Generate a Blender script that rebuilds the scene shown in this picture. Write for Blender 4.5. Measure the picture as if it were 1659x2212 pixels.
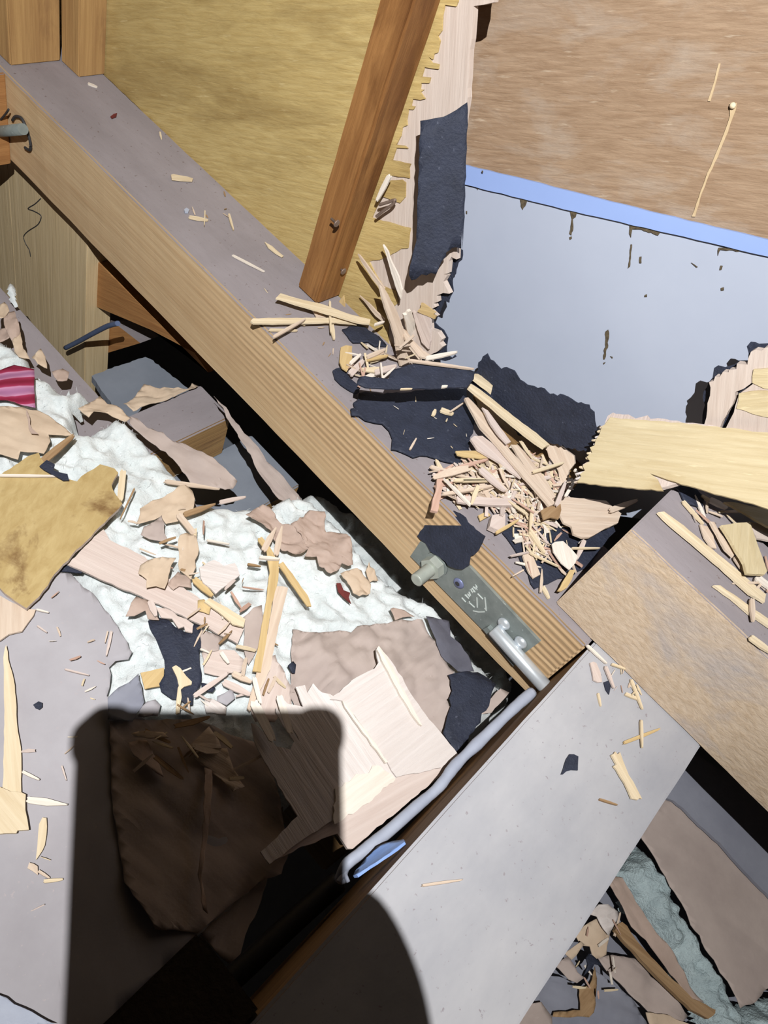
import bpy, bmesh, math, random
from mathutils import Vector, Matrix, noise, geometry
random.seed(11)
S = bpy.context.scene
COL = S.collection
for o in list(bpy.data.objects): bpy.data.objects.remove(o)

# ---------------------------------------------------------------- camera
FW, FH, FPX, CX, CY, CAMH = 1659, 2212, 1650.4, 829.5, 1106.0, 0.49
# rows: world X (along the beam), Y (away), Z (up) written in camera right/up/forward
MW = ((0.68138, -0.69404, -0.23245), (0.66152, 0.44804, 0.60137), (0.31323, 0.56353, -0.76441))
RX, UP, FWD = (Vector((MW[0][i], MW[1][i], MW[2][i])).normalized() for i in range(3))
CAM = Vector((0, 0, CAMH))
cd = bpy.data.cameras.new('camera'); cam = bpy.data.objects.new('camera', cd); COL.objects.link(cam)
cd.sensor_fit = 'VERTICAL'; cd.sensor_height = 24.0; cd.lens = 24.0 * FPX / FH; cd.clip_start = 0.005
cam.matrix_world = Matrix((( RX.x, UP.x, -FWD.x, 0), (RX.y, UP.y, -FWD.y, 0), (RX.z, UP.z, -FWD.z, CAMH), (0, 0, 0, 1)))
S.camera = cam
def cam_pt(x, y, z): return CAM + RX * x + UP * y + FWD * z

# ---------------------------------------------------------------- light: one head torch behind the phone, in a dark loft
w = bpy.data.worlds.new('dark_loft'); S.world = w; w.use_nodes = True
w.node_tree.nodes['Background'].inputs[0].default_value = (0.75, 0.62, 0.5, 1)
w.node_tree.nodes['Background'].inputs[1].default_value = 0.012
LAMP = cam_pt(0.065, 0.117, -0.346)
def torch(name, energy, col, angle, blend, aim, size):
    l = bpy.data.lights.new(name, 'SPOT'); l.energy = energy; l.color = col
    l.spot_size = math.radians(angle); l.spot_blend = blend; l.shadow_soft_size = size
    o = bpy.data.objects.new(name, l); COL.objects.link(o); o.location = LAMP
    o.rotation_euler = (aim - LAMP).to_track_quat('-Z', 'Y').to_euler()
AIM = cam_pt(-0.12, 0.22, 0.9)
torch('head_torch_beam', 40, (0.98, 0.99, 1.0), 74, 0.9, AIM, 0.002)
torch('head_torch_spill', 39, (1.0, 0.985, 0.965), 150, 0.6, AIM, 0.002)
S.view_settings.view_transform = 'Standard'; S.view_settings.look = 'None'
S.view_settings.gamma = 1; S.view_settings.use_curve_mapping = False
S.view_settings.exposure = 0.0

# ---------------------------------------------------------------- pixel and plane helpers
CROP = dict(p=(0, 0, 1), c1=(0, 0, 2.9625), c2=(550, 0, 2.9625), c3=(1000, 0, 2.517), c4=(0, 500, 2.9625), c5=(540, 480, 2.9625),
            c6=(1000, 700, 2.517), c7=(0, 1000, 2.9625), c8=(520, 1000, 2.9625), k1=(840, 1060, 3.456), k2=(1100, 1250, 2.968),
            k3=(0, 1500, 2.9625), k4=(480, 1500, 2.9625), k5=(1000, 1600, 2.517), k6=(860, 1060, 4.1475), k7=(700, 640, 4.1475), k8=(900, 900, 3.607))
def px(crop, pts):
    ox, oy, s = CROP[crop]
    return [(ox + x / s, oy + y / s) for x, y in pts]
def ray(q): return RX * ((q[0] - CX) / FPX) - UP * ((q[1] - CY) / FPX) + FWD
class Plane:
    def __init__(s, o, n):
        s.o = Vector(o); s.n = Vector(n).normalized()
        if s.n.dot(CAM - s.o) < 0: s.n = -s.n
    def hit(s, q):
        d = ray(q); return CAM + d * ((s.o - CAM).dot(s.n) / d.dot(s.n))
def Z(v): return Plane((0, 0, v), (0, 0, 1))
def Y(v): return Plane((0, v, 0), (0, 1, 0))
def X(v): return Plane((v, 0, 0), (1, 0, 0))
def P3(a, b, c): return Plane(a, (b - a).cross(c - a))

# ---------------------------------------------------------------- materials
def lin(c):
    return tuple(((v / 255) / 12.92 if v / 255 <= 0.04045 else ((v / 255 + 0.055) / 1.055) ** 2.4) for v in c) + (1,)
MATS = {}
def nodes(name):
    m = bpy.data.materials.new(name); m.use_nodes = True; MATS[name] = m
    nt = m.node_tree; b = nt.nodes['Principled BSDF']; b.inputs['Specular IOR Level'].default_value = 0.25
    return m, nt, b
def N(nt, t, **k):
    n = nt.nodes.new(t)
    for a, v in k.items():
        if a in n.inputs.keys(): n.inputs[a].default_value = v
        else: setattr(n, a, v)
    return n
def noise_fac(nt, co, scale, sc, detail=5, rough=0.6, lo=0.3, hi=0.7, dist=0.0):
    mp = N(nt, 'ShaderNodeMapping'); mp.inputs['Scale'].default_value = sc; nt.links.new(co, mp.inputs[0])
    t = N(nt, 'ShaderNodeTexNoise', Scale=scale, Detail=detail, Roughness=rough, Distortion=dist); nt.links.new(mp.outputs[0], t.inputs[0])
    r = N(nt, 'ShaderNodeMapRange'); r.inputs[1].default_value = lo; r.inputs[2].default_value = hi
    nt.links.new(t.outputs[0], r.inputs[0]); return r.outputs[0]
def mix(nt, f, a, b):
    m = N(nt, 'ShaderNodeMix', data_type='RGBA')
    if isinstance(f, float): m.inputs[0].default_value = f
    else: nt.links.new(f, m.inputs[0])
    for s, v in ((6, a), (7, b)):
        if isinstance(v, tuple): m.inputs[s].default_value = v
        else: nt.links.new(v, m.inputs[s])
    return m.outputs[2]
def bump(nt, b, h, strength, dist):
    n = N(nt, 'ShaderNodeBump', Strength=strength, Distance=dist)
    nt.links.new(h, n.inputs['Height'])
    if b.inputs['Normal'].links: nt.links.new(b.inputs['Normal'].links[0].from_socket, n.inputs['Normal'])
    nt.links.new(n.outputs[0], b.inputs['Normal'])
def coord(nt): return N(nt, 'ShaderNodeTexCoord').outputs['Object']
def soft(c, k=0.80):
    g = 0.35 * c[0] + 0.5 * c[1] + 0.15 * c[2]; return tuple(g + (v - g) * k for v in c)
def wood(name, light, dark, stain=None, gs=26, gx=0.07, rough=0.75, stain_lo=0.5, stain_hi=0.66, stain_sc=(0.5, 1, 1), stain_s=14, bs=0.35, fleck=None, sat=0.8):
    light, dark, stain, fleck = (soft(v, sat) if v else v for v in (light, dark, stain, fleck))
    m, nt, b = nodes(name); c = coord(nt)
    g = noise_fac(nt, c, gs * 6, (gx, 1, 1), 6, 0.65, 0.35, 0.68, 0.3)
    col = mix(nt, g, lin(light), lin(dark))
    big = noise_fac(nt, c, 9, (0.6, 1, 1), 3, 0.5, 0.3, 0.7)
    col = mix(nt, big, col, mix(nt, 0.45, col, lin(dark)))
    if stain:
        s = noise_fac(nt, c, stain_s, stain_sc, 6, 0.65, stain_lo, stain_hi, 0.4); col = mix(nt, s, col, lin(stain))
    if fleck:
        s = noise_fac(nt, c, 240, (0.14, 1, 1), 3, 0.6, 0.63, 0.78); col = mix(nt, s, col, lin(fleck))
    nt.links.new(col, b.inputs['Base Color']); b.inputs['Roughness'].default_value = rough
    bump(nt, b, g, bs, 0.0012)
    return m
def plain(name, a, c2, scale=40, rough=0.8, bs=0.3, bd=0.001, speck=None, metal=0.0, spec=0.25, sc=(1, 1, 1)):
    m, nt, b = nodes(name); c = coord(nt)
    g = noise_fac(nt, c, scale, sc, 6, 0.62, 0.3, 0.7)
    col = mix(nt, g, lin(a), lin(c2))
    if speck:
        s = noise_fac(nt, c, 260, (1, 1, 1), 3, 0.6, 0.66, 0.72); col = mix(nt, s, col, lin(speck))
    nt.links.new(col, b.inputs['Base Color'])
    b.inputs['Roughness'].default_value = rough; b.inputs['Metallic'].default_value = metal; b.inputs['Specular IOR Level'].default_value = spec
    f = noise_fac(nt, c, scale * 6, sc, 4, 0.6, 0.3, 0.7)
    bump(nt, b, f, bs, bd)
    return m
dust = plain('dusty_timber_top', (146, 139, 142), (128, 121, 123), 16, 0.95, 0.35, 0.0006, speck=(112, 100, 98), sc=(0.35, 1, 1))
dust2 = plain('dusty_timber_top_pale', (176, 175, 177), (142, 143, 150), 9, 0.95, 0.35, 0.0006, speck=(140, 134, 138), sc=(0.5, 1, 1))
# planed beam with raised growth rings
m, nt, b = nodes('ribbed_beam_wood'); c = coord(nt)
g = noise_fac(nt, c, 150, (0.05, 1, 1), 6, 0.65, 0.35, 0.68, 0.2)
col = mix(nt, g, lin((208, 182, 144)), lin((190, 160, 122)))
big = noise_fac(nt, c, 7, (0.4, 1, 1.5), 3, 0.5, 0.35, 0.7)
col = mix(nt, big, col, mix(nt, 0.4, col, lin((164, 132, 96))))
mp = N(nt, 'ShaderNodeMapping'); mp.inputs['Scale'].default_value = (0.06, 0.0, 1); nt.links.new(c, mp.inputs[0])
wv = N(nt, 'ShaderNodeTexWave', bands_direction='Z', Scale=42, Distortion=1.2, Detail=2); wv.inputs['Detail Scale'].default_value = 2
nt.links.new(mp.outputs[0], wv.inputs[0])
sx = N(nt, 'ShaderNodeSeparateXYZ'); nt.links.new(c, sx.inputs[0])
rg = N(nt, 'ShaderNodeMapRange'); rg.inputs[1].default_value = -0.12; rg.inputs[2].default_value = 0.25; nt.links.new(sx.outputs[0], rg.inputs[0])
rz = N(nt, 'ShaderNodeMapRange'); rz.inputs[1].default_value = -0.035; rz.inputs[2].default_value = 0.0; nt.links.new(sx.outputs[2], rz.inputs[0])
mu = N(nt, 'ShaderNodeMath', operation='MULTIPLY'); nt.links.new(rg.outputs[0], mu.inputs[0]); nt.links.new(rz.outputs[0], mu.inputs[1])
mu2 = N(nt, 'ShaderNodeMath', operation='MULTIPLY'); nt.links.new(mu.outputs[0], mu2.inputs[0]); nt.links.new(wv.outputs[1], mu2.inputs[1])
col = mix(nt, mu2.outputs[0], col, mix(nt, 0.28, col, lin((140, 106, 76))))
nt.links.new(col, b.inputs['Base Color']); b.inputs['Roughness'].default_value = 0.7
bump(nt, b, g, 0.25, 0.001); inv = N(nt, 'ShaderNodeMath', operation='SUBTRACT'); inv.inputs[0].default_value = 1; nt.links.new(mu2.outputs[0], inv.inputs[1])
bump(nt, b, inv.outputs[0], 0.55, 0.0012)
ribbed = m
beamwood = wood('weathered_beam_wood', (206, 182, 154), (186, 158, 126), (164, 156, 156), 44, 0.55, 0.95, 0.5, 0.7, (0.7, 1, 1), 12)
sidewood = wood('brown_side_wood', (150, 112, 62), (112, 78, 40), None, 24, 0.06)  # brown tone for timber sides and joists
postwood = wood('brown_post_wood', (158, 112, 64), (122, 80, 42), (104, 66, 34), 22, 0.05, 0.6, 0.46, 0.62, (0.25, 1, 1), 26, sat=0.95)
studwood = wood('stud_wood', (190, 146, 84), (160, 116, 64), (132, 92, 54), 26, 0.04, 0.7, 0.58, 0.75, (0.25, 1, 1), 20)
studpale = wood('pale_stud_wood', (226, 200, 152), (200, 172, 122), None, 26, 0.03, 0.7)
orange = wood('orange_stud_wood', (190, 132, 70), (158, 100, 48), None, 22, 0.05, 0.7)
plyface = wood('yellow_ply_face', (198, 174, 114), (178, 150, 90), (122, 92, 46), 44, 0.12, 0.6, 0.46, 0.82, (0.2, 1, 1), 22, 0.4, (200, 178, 124), sat=0.9)
plycore = wood('pale_ply_core', (204, 188, 176), (184, 164, 150), None, 30, 0.05, 0.8, bs=0.25)
plybrown = wood('brown_ply', (164, 137, 110), (136, 108, 82), (166, 150, 134), 46, 0.12, 0.7, 0.48, 0.8, (0.4, 1, 1), 34, 0.4, (184, 164, 140), sat=0.9)
plyochre = wood('ochre_stained_ply', (188, 162, 104), (164, 134, 76), (122, 88, 46), 16, 0.4, 0.7, 0.56, 0.66, (1, 1, 1), 13, 0.2)
plypale = wood('pale_torn_ply', (212, 203, 198), (196, 184, 177), None, 28, 0.05, 0.85, bs=0.5)
plyyellow = wood('yellow_torn_ply', (208, 190, 148), (190, 168, 122), (176, 148, 96), 30, 0.07, 0.65, 0.55, 0.7, (0.4, 1, 1), 16, 0.35, (228, 208, 162))
pinkwood = wood('pink_tan_ply', (204, 187, 177), (188, 167, 156), None, 28, 0.05, 0.85)
cream = wood('cream_splinter', (220, 202, 168), (200, 176, 136), None, 30, 0.05, 0.8)
whitew = wood('white_splinter', (226, 216, 202), (208, 194, 178), None, 30, 0.05, 0.8)
tan = wood('tan_splinter', (212, 192, 170), (188, 162, 138), None, 30, 0.05, 0.8)
redw = wood('reddish_splinter', (206, 166, 146), (176, 134, 112), None, 30, 0.05, 0.8)
yel = wood('yellow_splinter', (208, 178, 120), (184, 150, 92), None, 30, 0.05, 0.8)
brn = wood('brown_splinter', (172, 138, 96), (136, 100, 62), None, 30, 0.05, 0.8)
felt = plain('black_roofing_felt', (44, 49, 65), (33, 37, 50), 60, 0.7, 0.7, 0.0006, speck=(70, 74, 88), spec=0.35)
kraft = plain('tan_kraft_paper', (196, 177, 155), (178, 157, 135), 22, 0.8, 0.2, 0.0006)
kraftb = plain('brown_kraft_paper', (176, 156, 144), (156, 136, 124), 22, 0.8, 0.25, 0.0008)
dusty = plain('dusty_grey_paper', (166, 163, 167), (146, 142, 146), 9, 0.9, 0.25, 0.0005, speck=(164, 156, 158))
mauve = plain('mauve_kraft_paper', (176, 162, 154), (156, 142, 136), 14, 0.85, 0.2, 0.0006)
greyp = plain('slate_grey_paper', (136, 138, 148), (118, 120, 132), 14, 0.85, 0.2, 0.0006)
darkp = plain('charcoal_paper', (96, 96, 106), (74, 74, 84), 24, 0.8, 0.2, 0.0006)
m, nt, b = nodes('glass_wool'); c = coord(nt)
g = noise_fac(nt, c, 46, (1, 1, 1), 8, 0.7, 0.3, 0.7, 0.5)
col = mix(nt, g, lin((222, 226, 226)), lin((200, 208, 208))); nt.links.new(col, b.inputs['Base Color']); b.inputs['Roughness'].default_value = 1
b.inputs['Subsurface Weight'].default_value = 0.3; b.inputs['Subsurface Radius'].default_value = (1, 1, 1); b.inputs['Subsurface Scale'].default_value = 0.006; b.inputs['Sheen Weight'].default_value = 0.3
bump(nt, b, noise_fac(nt, c, 170, (1, 1, 1), 6, 0.7, 0.25, 0.75, 1.0), 0.5, 0.003)
bump(nt, b, noise_fac(nt, c, 500, (1, 1, 1), 3, 0.7, 0.25, 0.75, 1.0), 0.4, 0.001)
wool = m
woolb = plain('blue_glass_wool', (184, 200, 202), (150, 166, 170), 60, 1.0, 0.7, 0.002)
whitem = plain('white_painted_sheet', (168, 175, 190), (160, 167, 183), 6, 0.5, 0.05, 0.0003, spec=0.4)
bluem = plain('pale_blue_strip', (142, 164, 212), (136, 158, 206), 8, 0.5, 0.05, 0.0003, spec=0.4)
rust = plain('rust_stain', (104, 92, 70), (60, 52, 44), 300, 0.9, 0.2)
zinc = plain('zinc_steel', (136, 143, 140), (112, 120, 118), 60, 0.45, 0.1, 0.0002, metal=0.25, speck=(170, 178, 176))
bright = plain('bright_steel', (206, 212, 216), (190, 196, 202), 30, 0.3, 0.04, 0.0002, metal=0.5, spec=0.6)
boltm = plain('bolt_steel', (178, 182, 172), (156, 162, 154), 60, 0.45, 0.08, 0.0002, metal=0.25)
mark = plain('bright_scribe', (206, 212, 208), (190, 198, 194), 60, 0.6, 0.05, metal=0.2)
steelb = plain('blue_steel_screw', (130, 136, 170), (104, 110, 146), 60, 0.5, 0.1, metal=0.4)
nailm = plain('nail_steel', (150, 132, 120), (120, 102, 92), 80, 0.6, 0.2, metal=0.5)
cable = plain('pale_grey_cable', (162, 168, 182), (146, 152, 168), 30, 0.55, 0.15, 0.0006)
cableb = plain('blue_peel', (136, 164, 216), (116, 146, 202), 30, 0.5, 0.1)
bluec = plain('slate_blue_cable', (92, 106, 136), (76, 88, 116), 30, 0.5, 0.1)
wire = plain('dark_wire', (60, 60, 62), (46, 46, 48), 30, 0.5, 0.1)
blackc = plain('black_cable', (30, 30, 32), (22, 22, 24), 30, 0.5, 0.1)
board = plain('grey_ceiling_board', (132, 138, 148), (116, 122, 132), 12, 0.9, 0.15, 0.0005)
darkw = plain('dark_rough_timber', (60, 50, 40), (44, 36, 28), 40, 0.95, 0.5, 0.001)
redp = plain('maroon_scrap', (112, 50, 46), (84, 36, 34), 60, 0.7, 0.2)
m, nt, b = nodes('pink_print_film'); c = coord(nt)
wv = N(nt, 'ShaderNodeTexWave', bands_direction='Y', Scale=16, Distortion=2.0, Detail=2); nt.links.new(c, wv.inputs[0])
cr = N(nt, 'ShaderNodeValToRGB'); nt.links.new(wv.outputs[1], cr.inputs[0])
for i, (p, k) in enumerate(((0.0, (120, 30, 54)), (0.45, (150, 50, 80)), (0.6, (186, 130, 160)), (1.0, (150, 100, 134)))):
    e = cr.color_ramp.elements[i] if i < 2 else cr.color_ramp.elements.new(p)
    e.position = p; e.color = lin(k)
nt.links.new(cr.outputs[0], b.inputs['Base Color']); b.inputs['Roughness'].default_value = 0.4
film = m
phonem = plain('black_phone_case', (20, 20, 22), (16, 16, 18), 30, 0.6, 0.1)
skin = plain('hand_skin', (196, 150, 124), (180, 132, 108), 30, 0.6, 0.1)

# ---------------------------------------------------------------- object helpers
def tag(o, label, cat, group=None, kind=None):
    if label: o['label'] = label
    if cat: o['category'] = cat
    if group: o['group'] = group
    if kind: o['kind'] = kind
    return o
def link(name, me, parent=None, mw=None):
    o = bpy.data.objects.new(name, me); COL.objects.link(o)
    if mw is not None: o.matrix_world = mw
    if parent is not None:
        o.parent = parent
        o.matrix_parent_inverse = parent.matrix_world.inverted()
    return o
def empty(name, loc):
    o = bpy.data.objects.new(name, None); COL.objects.link(o); o.matrix_world = Matrix.Translation(loc); o.empty_display_size = 0.02
    return o
def mesh_from_bm(name, bm, mats, smooth=False):
    me = bpy.data.meshes.new(name); bm.normal_update(); bm.to_mesh(me); bm.free()
    for m in (mats if isinstance(mats, (list, tuple)) else [mats]): me.materials.append(m)
    if smooth:
        for p in me.polygons: p.use_smooth = True
    return me
def box(name, x, y, z, mats, bevel=0.0015, parent=None, rough=0.0, topmat=None, frontmat=None, axis='x'):
    """bevelled timber; slot 0 sides, slot 1 top, slot 2 the -Y front"""
    c = Vector(((x[0] + x[1]) / 2, (y[0] + y[1]) / 2, (z[0] + z[1]) / 2))
    bm = bmesh.new(); bmesh.ops.create_cube(bm, size=1)
    for v in bm.verts: v.co = Vector((v.co.x * (x[1] - x[0]), v.co.y * (y[1] - y[0]), v.co.z * (z[1] - z[0])))
    if rough:
        L = max(x[1] - x[0], y[1] - y[0], z[1] - z[0]); ax = 0 if L == x[1] - x[0] else 1 if L == y[1] - y[0] else 2
        n = max(2, int(L / 0.02)); no = [0, 0, 0]; no[ax] = 1
        for i in range(1, n):
            co = [0, 0, 0]; co[ax] = -L / 2 + L * i / n
            bmesh.ops.bisect_plane(bm, geom=bm.verts[:] + bm.edges[:] + bm.faces[:], plane_co=co, plane_no=no)
    eds = [e for e in bm.edges if len(e.link_faces) == 2 and e.calc_face_angle(0) > 0.5]
    bmesh.ops.bevel(bm, geom=eds, offset=bevel, segments=2, affect='EDGES', clamp_overlap=True)
    if rough:
        for v in bm.verts:
            q = v.co + c; v.co += Vector((noise.noise(q * 40 + Vector((7, 0, 0))), noise.noise(q * 40 + Vector((0, 7, 0))), noise.noise(q * 40))) * rough
    bm.normal_update()
    for f in bm.faces:
        if f.normal.z > 0.75 and topmat: f.material_index = 1
        elif f.normal.y < -0.75 and frontmat: f.material_index = 2
    R = {'x': Matrix(), 'y': Matrix.Rotation(math.pi / 2, 4, 'Z'), 'z': Matrix.Rotation(-math.pi / 2, 4, 'Y')}[axis]
    bm.transform(R.inverted())
    me = mesh_from_bm(name, bm, [mats, topmat or mats, frontmat or mats])
    return link(name, me, parent, Matrix.Translation(c) @ R)
def tube(name, pts, r, mat, parent=None, seg=10, caps=True, radii=None):
    pts = [Vector(p) for p in pts]; c = sum(pts, Vector()) / len(pts); bm = bmesh.new(); rings = []
    ref = Vector((0, 0, 1)) if abs((pts[1] - pts[0]).normalized().z) < 0.9 else Vector((1, 0, 0))
    for i, p in enumerate(pts):
        t = (pts[min(i + 1, len(pts) - 1)] - pts[max(i - 1, 0)]).normalized()
        a = t.cross(ref).normalized(); b2 = a.cross(t).normalized(); rr = radii[i] if radii else r
        rings.append([bm.verts.new(p - c + (a * math.cos(k * math.tau / seg) + b2 * math.sin(k * math.tau / seg)) * rr) for k in range(seg)])
    for A, B in zip(rings, rings[1:]):
        for k in range(seg): bm.faces.new((A[k], A[(k + 1) % seg], B[(k + 1) % seg], B[k])).smooth = True
    if caps: bm.faces.new(rings[0][::-1]); bm.faces.new(rings[-1])
    bmesh.ops.recalc_face_normals(bm, faces=bm.faces[:])
    return link(name, mesh_from_bm(name, bm, mat), parent, Matrix.Translation(c))
def smooth_path(pts, n=6):
    out = []
    for i in range(len(pts) - 1):
        a, b, c, d = (Vector(pts[max(0, min(len(pts) - 1, i + k))]) for k in (-1, 0, 1, 2))
        for j in range(n):
            t = j / n
            out.append(0.5 * ((2 * b) + (c - a) * t + (2 * a - 5 * b + 4 * c - d) * t * t + (3 * b - a - 3 * c + d) * t ** 3))
    out.append(Vector(pts[-1])); return out
def sheet(name, pts, plane, thick, mat, label=None, cat=None, jag=0.0006, step=0.005, crumple=0.0, cs=40, grid=None, curl=0.0, bend=None,
          grain=None, parent=None, group=None, seed=None, smooth=None, sharp=False, sidemat=None):
    """a flat piece outlined at its real place on a plane, given thickness, torn edges, creases and bend"""
    rnd = random.Random(seed if seed is not None else int(pts[0][0] * 7 + pts[0][1] * 13))
    W = [plane.hit(q) for q in pts]; c = sum(W, Vector()) / len(W); n = plane.n
    if grain: a, b2 = (plane.hit(q) for q in grain); u = (b2 - a).normalized()
    else:
        u = max(((W[j] - W[i]) for i in range(len(W)) for j in range(i)), key=lambda v: v.length).normalized()
    u = (u - n * u.dot(n)).normalized(); v = n.cross(u)
    L = [Vector(((p - c).dot(u), (p - c).dot(v))) for p in W]
    out = []
    for i, p in enumerate(L):
        q = L[(i + 1) % len(L)]; d = q - p; k = max(1, int(d.length / step)) if jag else 1
        k = min(k, 60); nr = Vector((-d.y, d.x)).normalized() if d.length else Vector((0, 0))
        for j in range(k):
            out.append(p + d * (j / k) + (nr * rnd.uniform(-jag, jag) if jag and (j or not sharp) else Vector((0, 0))))
    if sum(a.x * b.y - b.x * a.y for a, b in zip(out, out[1:] + out[:1])) < 0: out.reverse()
    bm = bmesh.new(); vs = [bm.verts.new((p.x, p.y, 0)) for p in out]
    for t in geometry.tessellate_polygon([[Vector((p.x, p.y, 0)) for p in out]]):
        try: bm.faces.new([vs[i] for i in t])
        except ValueError: pass
    for f in bm.faces:
        f.normal_update()
        if f.normal.z < 0: f.normal_flip()
    if (crumple or curl or bend) and grid is None: grid = max(0.006, min(0.02, (max(p.x for p in out) - min(p.x for p in out)) / 8))
    if grid:
        for ax in (0, 1):
            lo, hi = min(p[ax] for p in out), max(p[ax] for p in out); k = min(70, int((hi - lo) / grid) + 1); no = [0, 0, 0]; no[ax] = 1
            for i in range(1, k):
                co = [0, 0, 0]; co[ax] = lo + (hi - lo) * i / k
                bmesh.ops.bisect_plane(bm, geom=bm.verts[:] + bm.edges[:] + bm.faces[:], plane_co=co, plane_no=no)
    hw = max(abs(p.y) for p in out) or 1; hl = max(abs(p.x) for p in out) or 1; off = Vector((rnd.random() * 50, rnd.random() * 50, 0))
    def disp(co):
        d = 0.0
        if crumple:
            q = Vector((co.x, co.y, 0)) * cs + off
            f = noise.voronoi(q * 0.9 + Vector((noise.noise(q), noise.noise(q + off), 0)) * 0.4)[0]; f2 = noise.voronoi(q * 2.3 + off)[0]
            d += crumple * (1.3 * (min(0.8, f[1] - f[0]) - 0.35) + 0.5 * (min(0.6, f2[1] - f2[0]) - 0.3) + 0.9 * noise.noise(q * 0.8 + off) + 0.15 * noise.noise(q * 6))
        if curl: d += curl * (co.y / hw) ** 2
        if bend: d += bend(co.x / hl, co.y / hw)
        return d
    bverts = list(bm.verts); low = {}
    for q in bverts: q.co.z = disp(q.co)
    bm.normal_update()
    top_faces = list(bm.faces); bound = [e for e in bm.edges if len(e.link_faces) == 1]
    for q in bverts: low[q] = bm.verts.new(q.co - Vector((0, 0, thick)))
    for f in top_faces:
        try: bm.faces.new([low[q] for q in reversed(f.verts)])
        except ValueError: pass
    for e in bound:
        f = e.link_faces[0]; vv = list(f.verts); i = vv.index(e.verts[0]); a, b2 = e.verts
        if vv[(i + 1) % len(vv)] is not b2: a, b2 = b2, a
        try:
            ff = bm.faces.new((b2, a, low[a], low[b2]))
            if sidemat: ff.material_index = 1
        except ValueError: pass
    if smooth if smooth is not None else bool(crumple or curl or bend):
        for f in top_faces: f.smooth = True
    me = mesh_from_bm(name, bm, [mat, sidemat] if sidemat else mat)
    mw = Matrix(((u.x, v.x, n.x, c.x), (u.y, v.y, n.y, c.y), (u.z, v.z, n.z, c.z), (0, 0, 0, 1)))
    o = link(name, me, parent, mw)
    return tag(o, label, cat, group)
def D(name, label, cat, crop, pts, plane, thick, mat, **k): return sheet(name, px(crop, pts), plane, thick, mat, label, cat, **k)
def stick(name, label, crop, a, b, wpx, plane, mat, thick=0.0016, cat='splinter', taper=0.6, lift=0.0, **k):
    """a split splinter from pixel a to pixel b"""
    a, b = px(crop, [a, b]); wpx /= CROP[crop][2]; rnd = random.Random(int(a[0] * 31 + b[1] * 17))
    d = Vector((b[0] - a[0], b[1] - a[1])); L = d.length; d /= L; n = Vector((-d.y, d.x)); h = wpx / 2
    def q(t, s): return (a[0] + d.x * L * t + n.x * s * h, a[1] + d.y * L * t + n.y * s * h)
    pts = [q(0.0, -0.6), q(0.03, -0.1), q(-0.02, 0.5), q(0.06, 1), q(0.5, 1 + rnd.uniform(-.15, .15)), q(0.93, taper), q(1.0, taper * 0.4), q(0.96, -taper * 0.2), q(1.01, -taper * 0.6), q(0.9, -taper), q(0.5, -1 + rnd.uniform(-.15, .15)), q(0.05, -0.9)]
    if lift:
        A = plane.hit(a); B = plane.hit(b) + plane.n * lift
        plane = Plane(A, plane.n - (B - A).normalized() * plane.n.dot((B - A).normalized()))
    return sheet(name, pts, plane, thick, mat, label, cat, jag=0.0, grain=(a, b), **k)
def inside(q, poly):
    r = False; j = len(poly) - 1
    for i in range(len(poly)):
        (x1, y1), (x2, y2) = poly[i], poly[j]
        if (y1 > q[1]) != (y2 > q[1]) and q[0] < (x2 - x1) * (q[1] - y1) / (y2 - y1) + x1: r = not r
        j = i
    return r
# ================================================================ the setting
WY = 0.543                                                   # face of the plywood wall, flush with the back of the beam
wall = empty('wall_back', (-0.5, WY, 0.0)); wall['kind'] = 'structure'; wall['label'] = 'yellowed plywood wall behind the beam, torn open on one side'
face = px('p', [(-40, -500), (1030, -500)]) + px('c2', [(1330, -400), (1300, 10), (1288, 40), (1215, 30), (1200, 100), (1197, 195), (1170, 235), (1185, 262), (1170, 340), (1145, 345), (1140, 378), (1108, 358), (1135, 400), (1180, 412), (1175, 440), (1085, 428), (1068, 490), (1125, 497), (1115, 528), (1062, 530), (1060, 575), (1082, 575), (1062, 590), (1090, 630), (1060, 640), (1010, 632), (1000, 680), (1025, 682), (1015, 700), (985, 700), (970, 770), (975, 800), (945, 815), (935, 870), (905, 930), (960, 935), (980, 950), (905, 945), (880, 1025), (998, 1050), (985, 1075), (990, 1140), (850, 1122), (830, 1160), (940, 1150), (965, 1170), (962, 1260), (930, 1300), (810, 1255), (790, 1310), (750, 1395), (995, 1460), (980, 1590), (940, 1592)]) \
    + px('c5', [(905, 205), (895, 215), (830, 240), (760, 250), (800, 330), (850, 410), (930, 440), (945, 520), (900, 560), (880, 700), (890, 830)]) + [(800, 720), (640, 560), (236, 172), (-60, -90)]
sheet('face_veneer', face, Y(WY), 0.0014, plyface, jag=0.0004, step=0.006, grain=((300, 300), (600, 352)), parent=wall)
core = px('p', [(-60, -500), (1095, -500), (1078, -60), (1066, 7), (1022, 13), (1014, 130), (1008, 230), (996, 300), (986, 560)]) \
    + px('c5', [(1290, 225), (1275, 250), (1265, 330), (1240, 330), (1262, 345), (1238, 380), (1275, 455), (1235, 452), (1195, 470), (1200, 510), (1172, 520), (1185, 545), (1150, 560), (1190, 600), (1150, 620), (1155, 690), (1200, 705), (1230, 750), (1215, 770), (1235, 800), (1200, 830), (1120, 870), (1060, 900), (960, 960)]) + [(880, 800), (800, 730), (640, 568), (236, 178), (-60, -80)]
sheet('plywood_core', core, Y(WY + 0.0016), 0.006, plycore, jag=0.0006, step=0.006, grain=((960, 0), (950, 200)), parent=wall)
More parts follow.
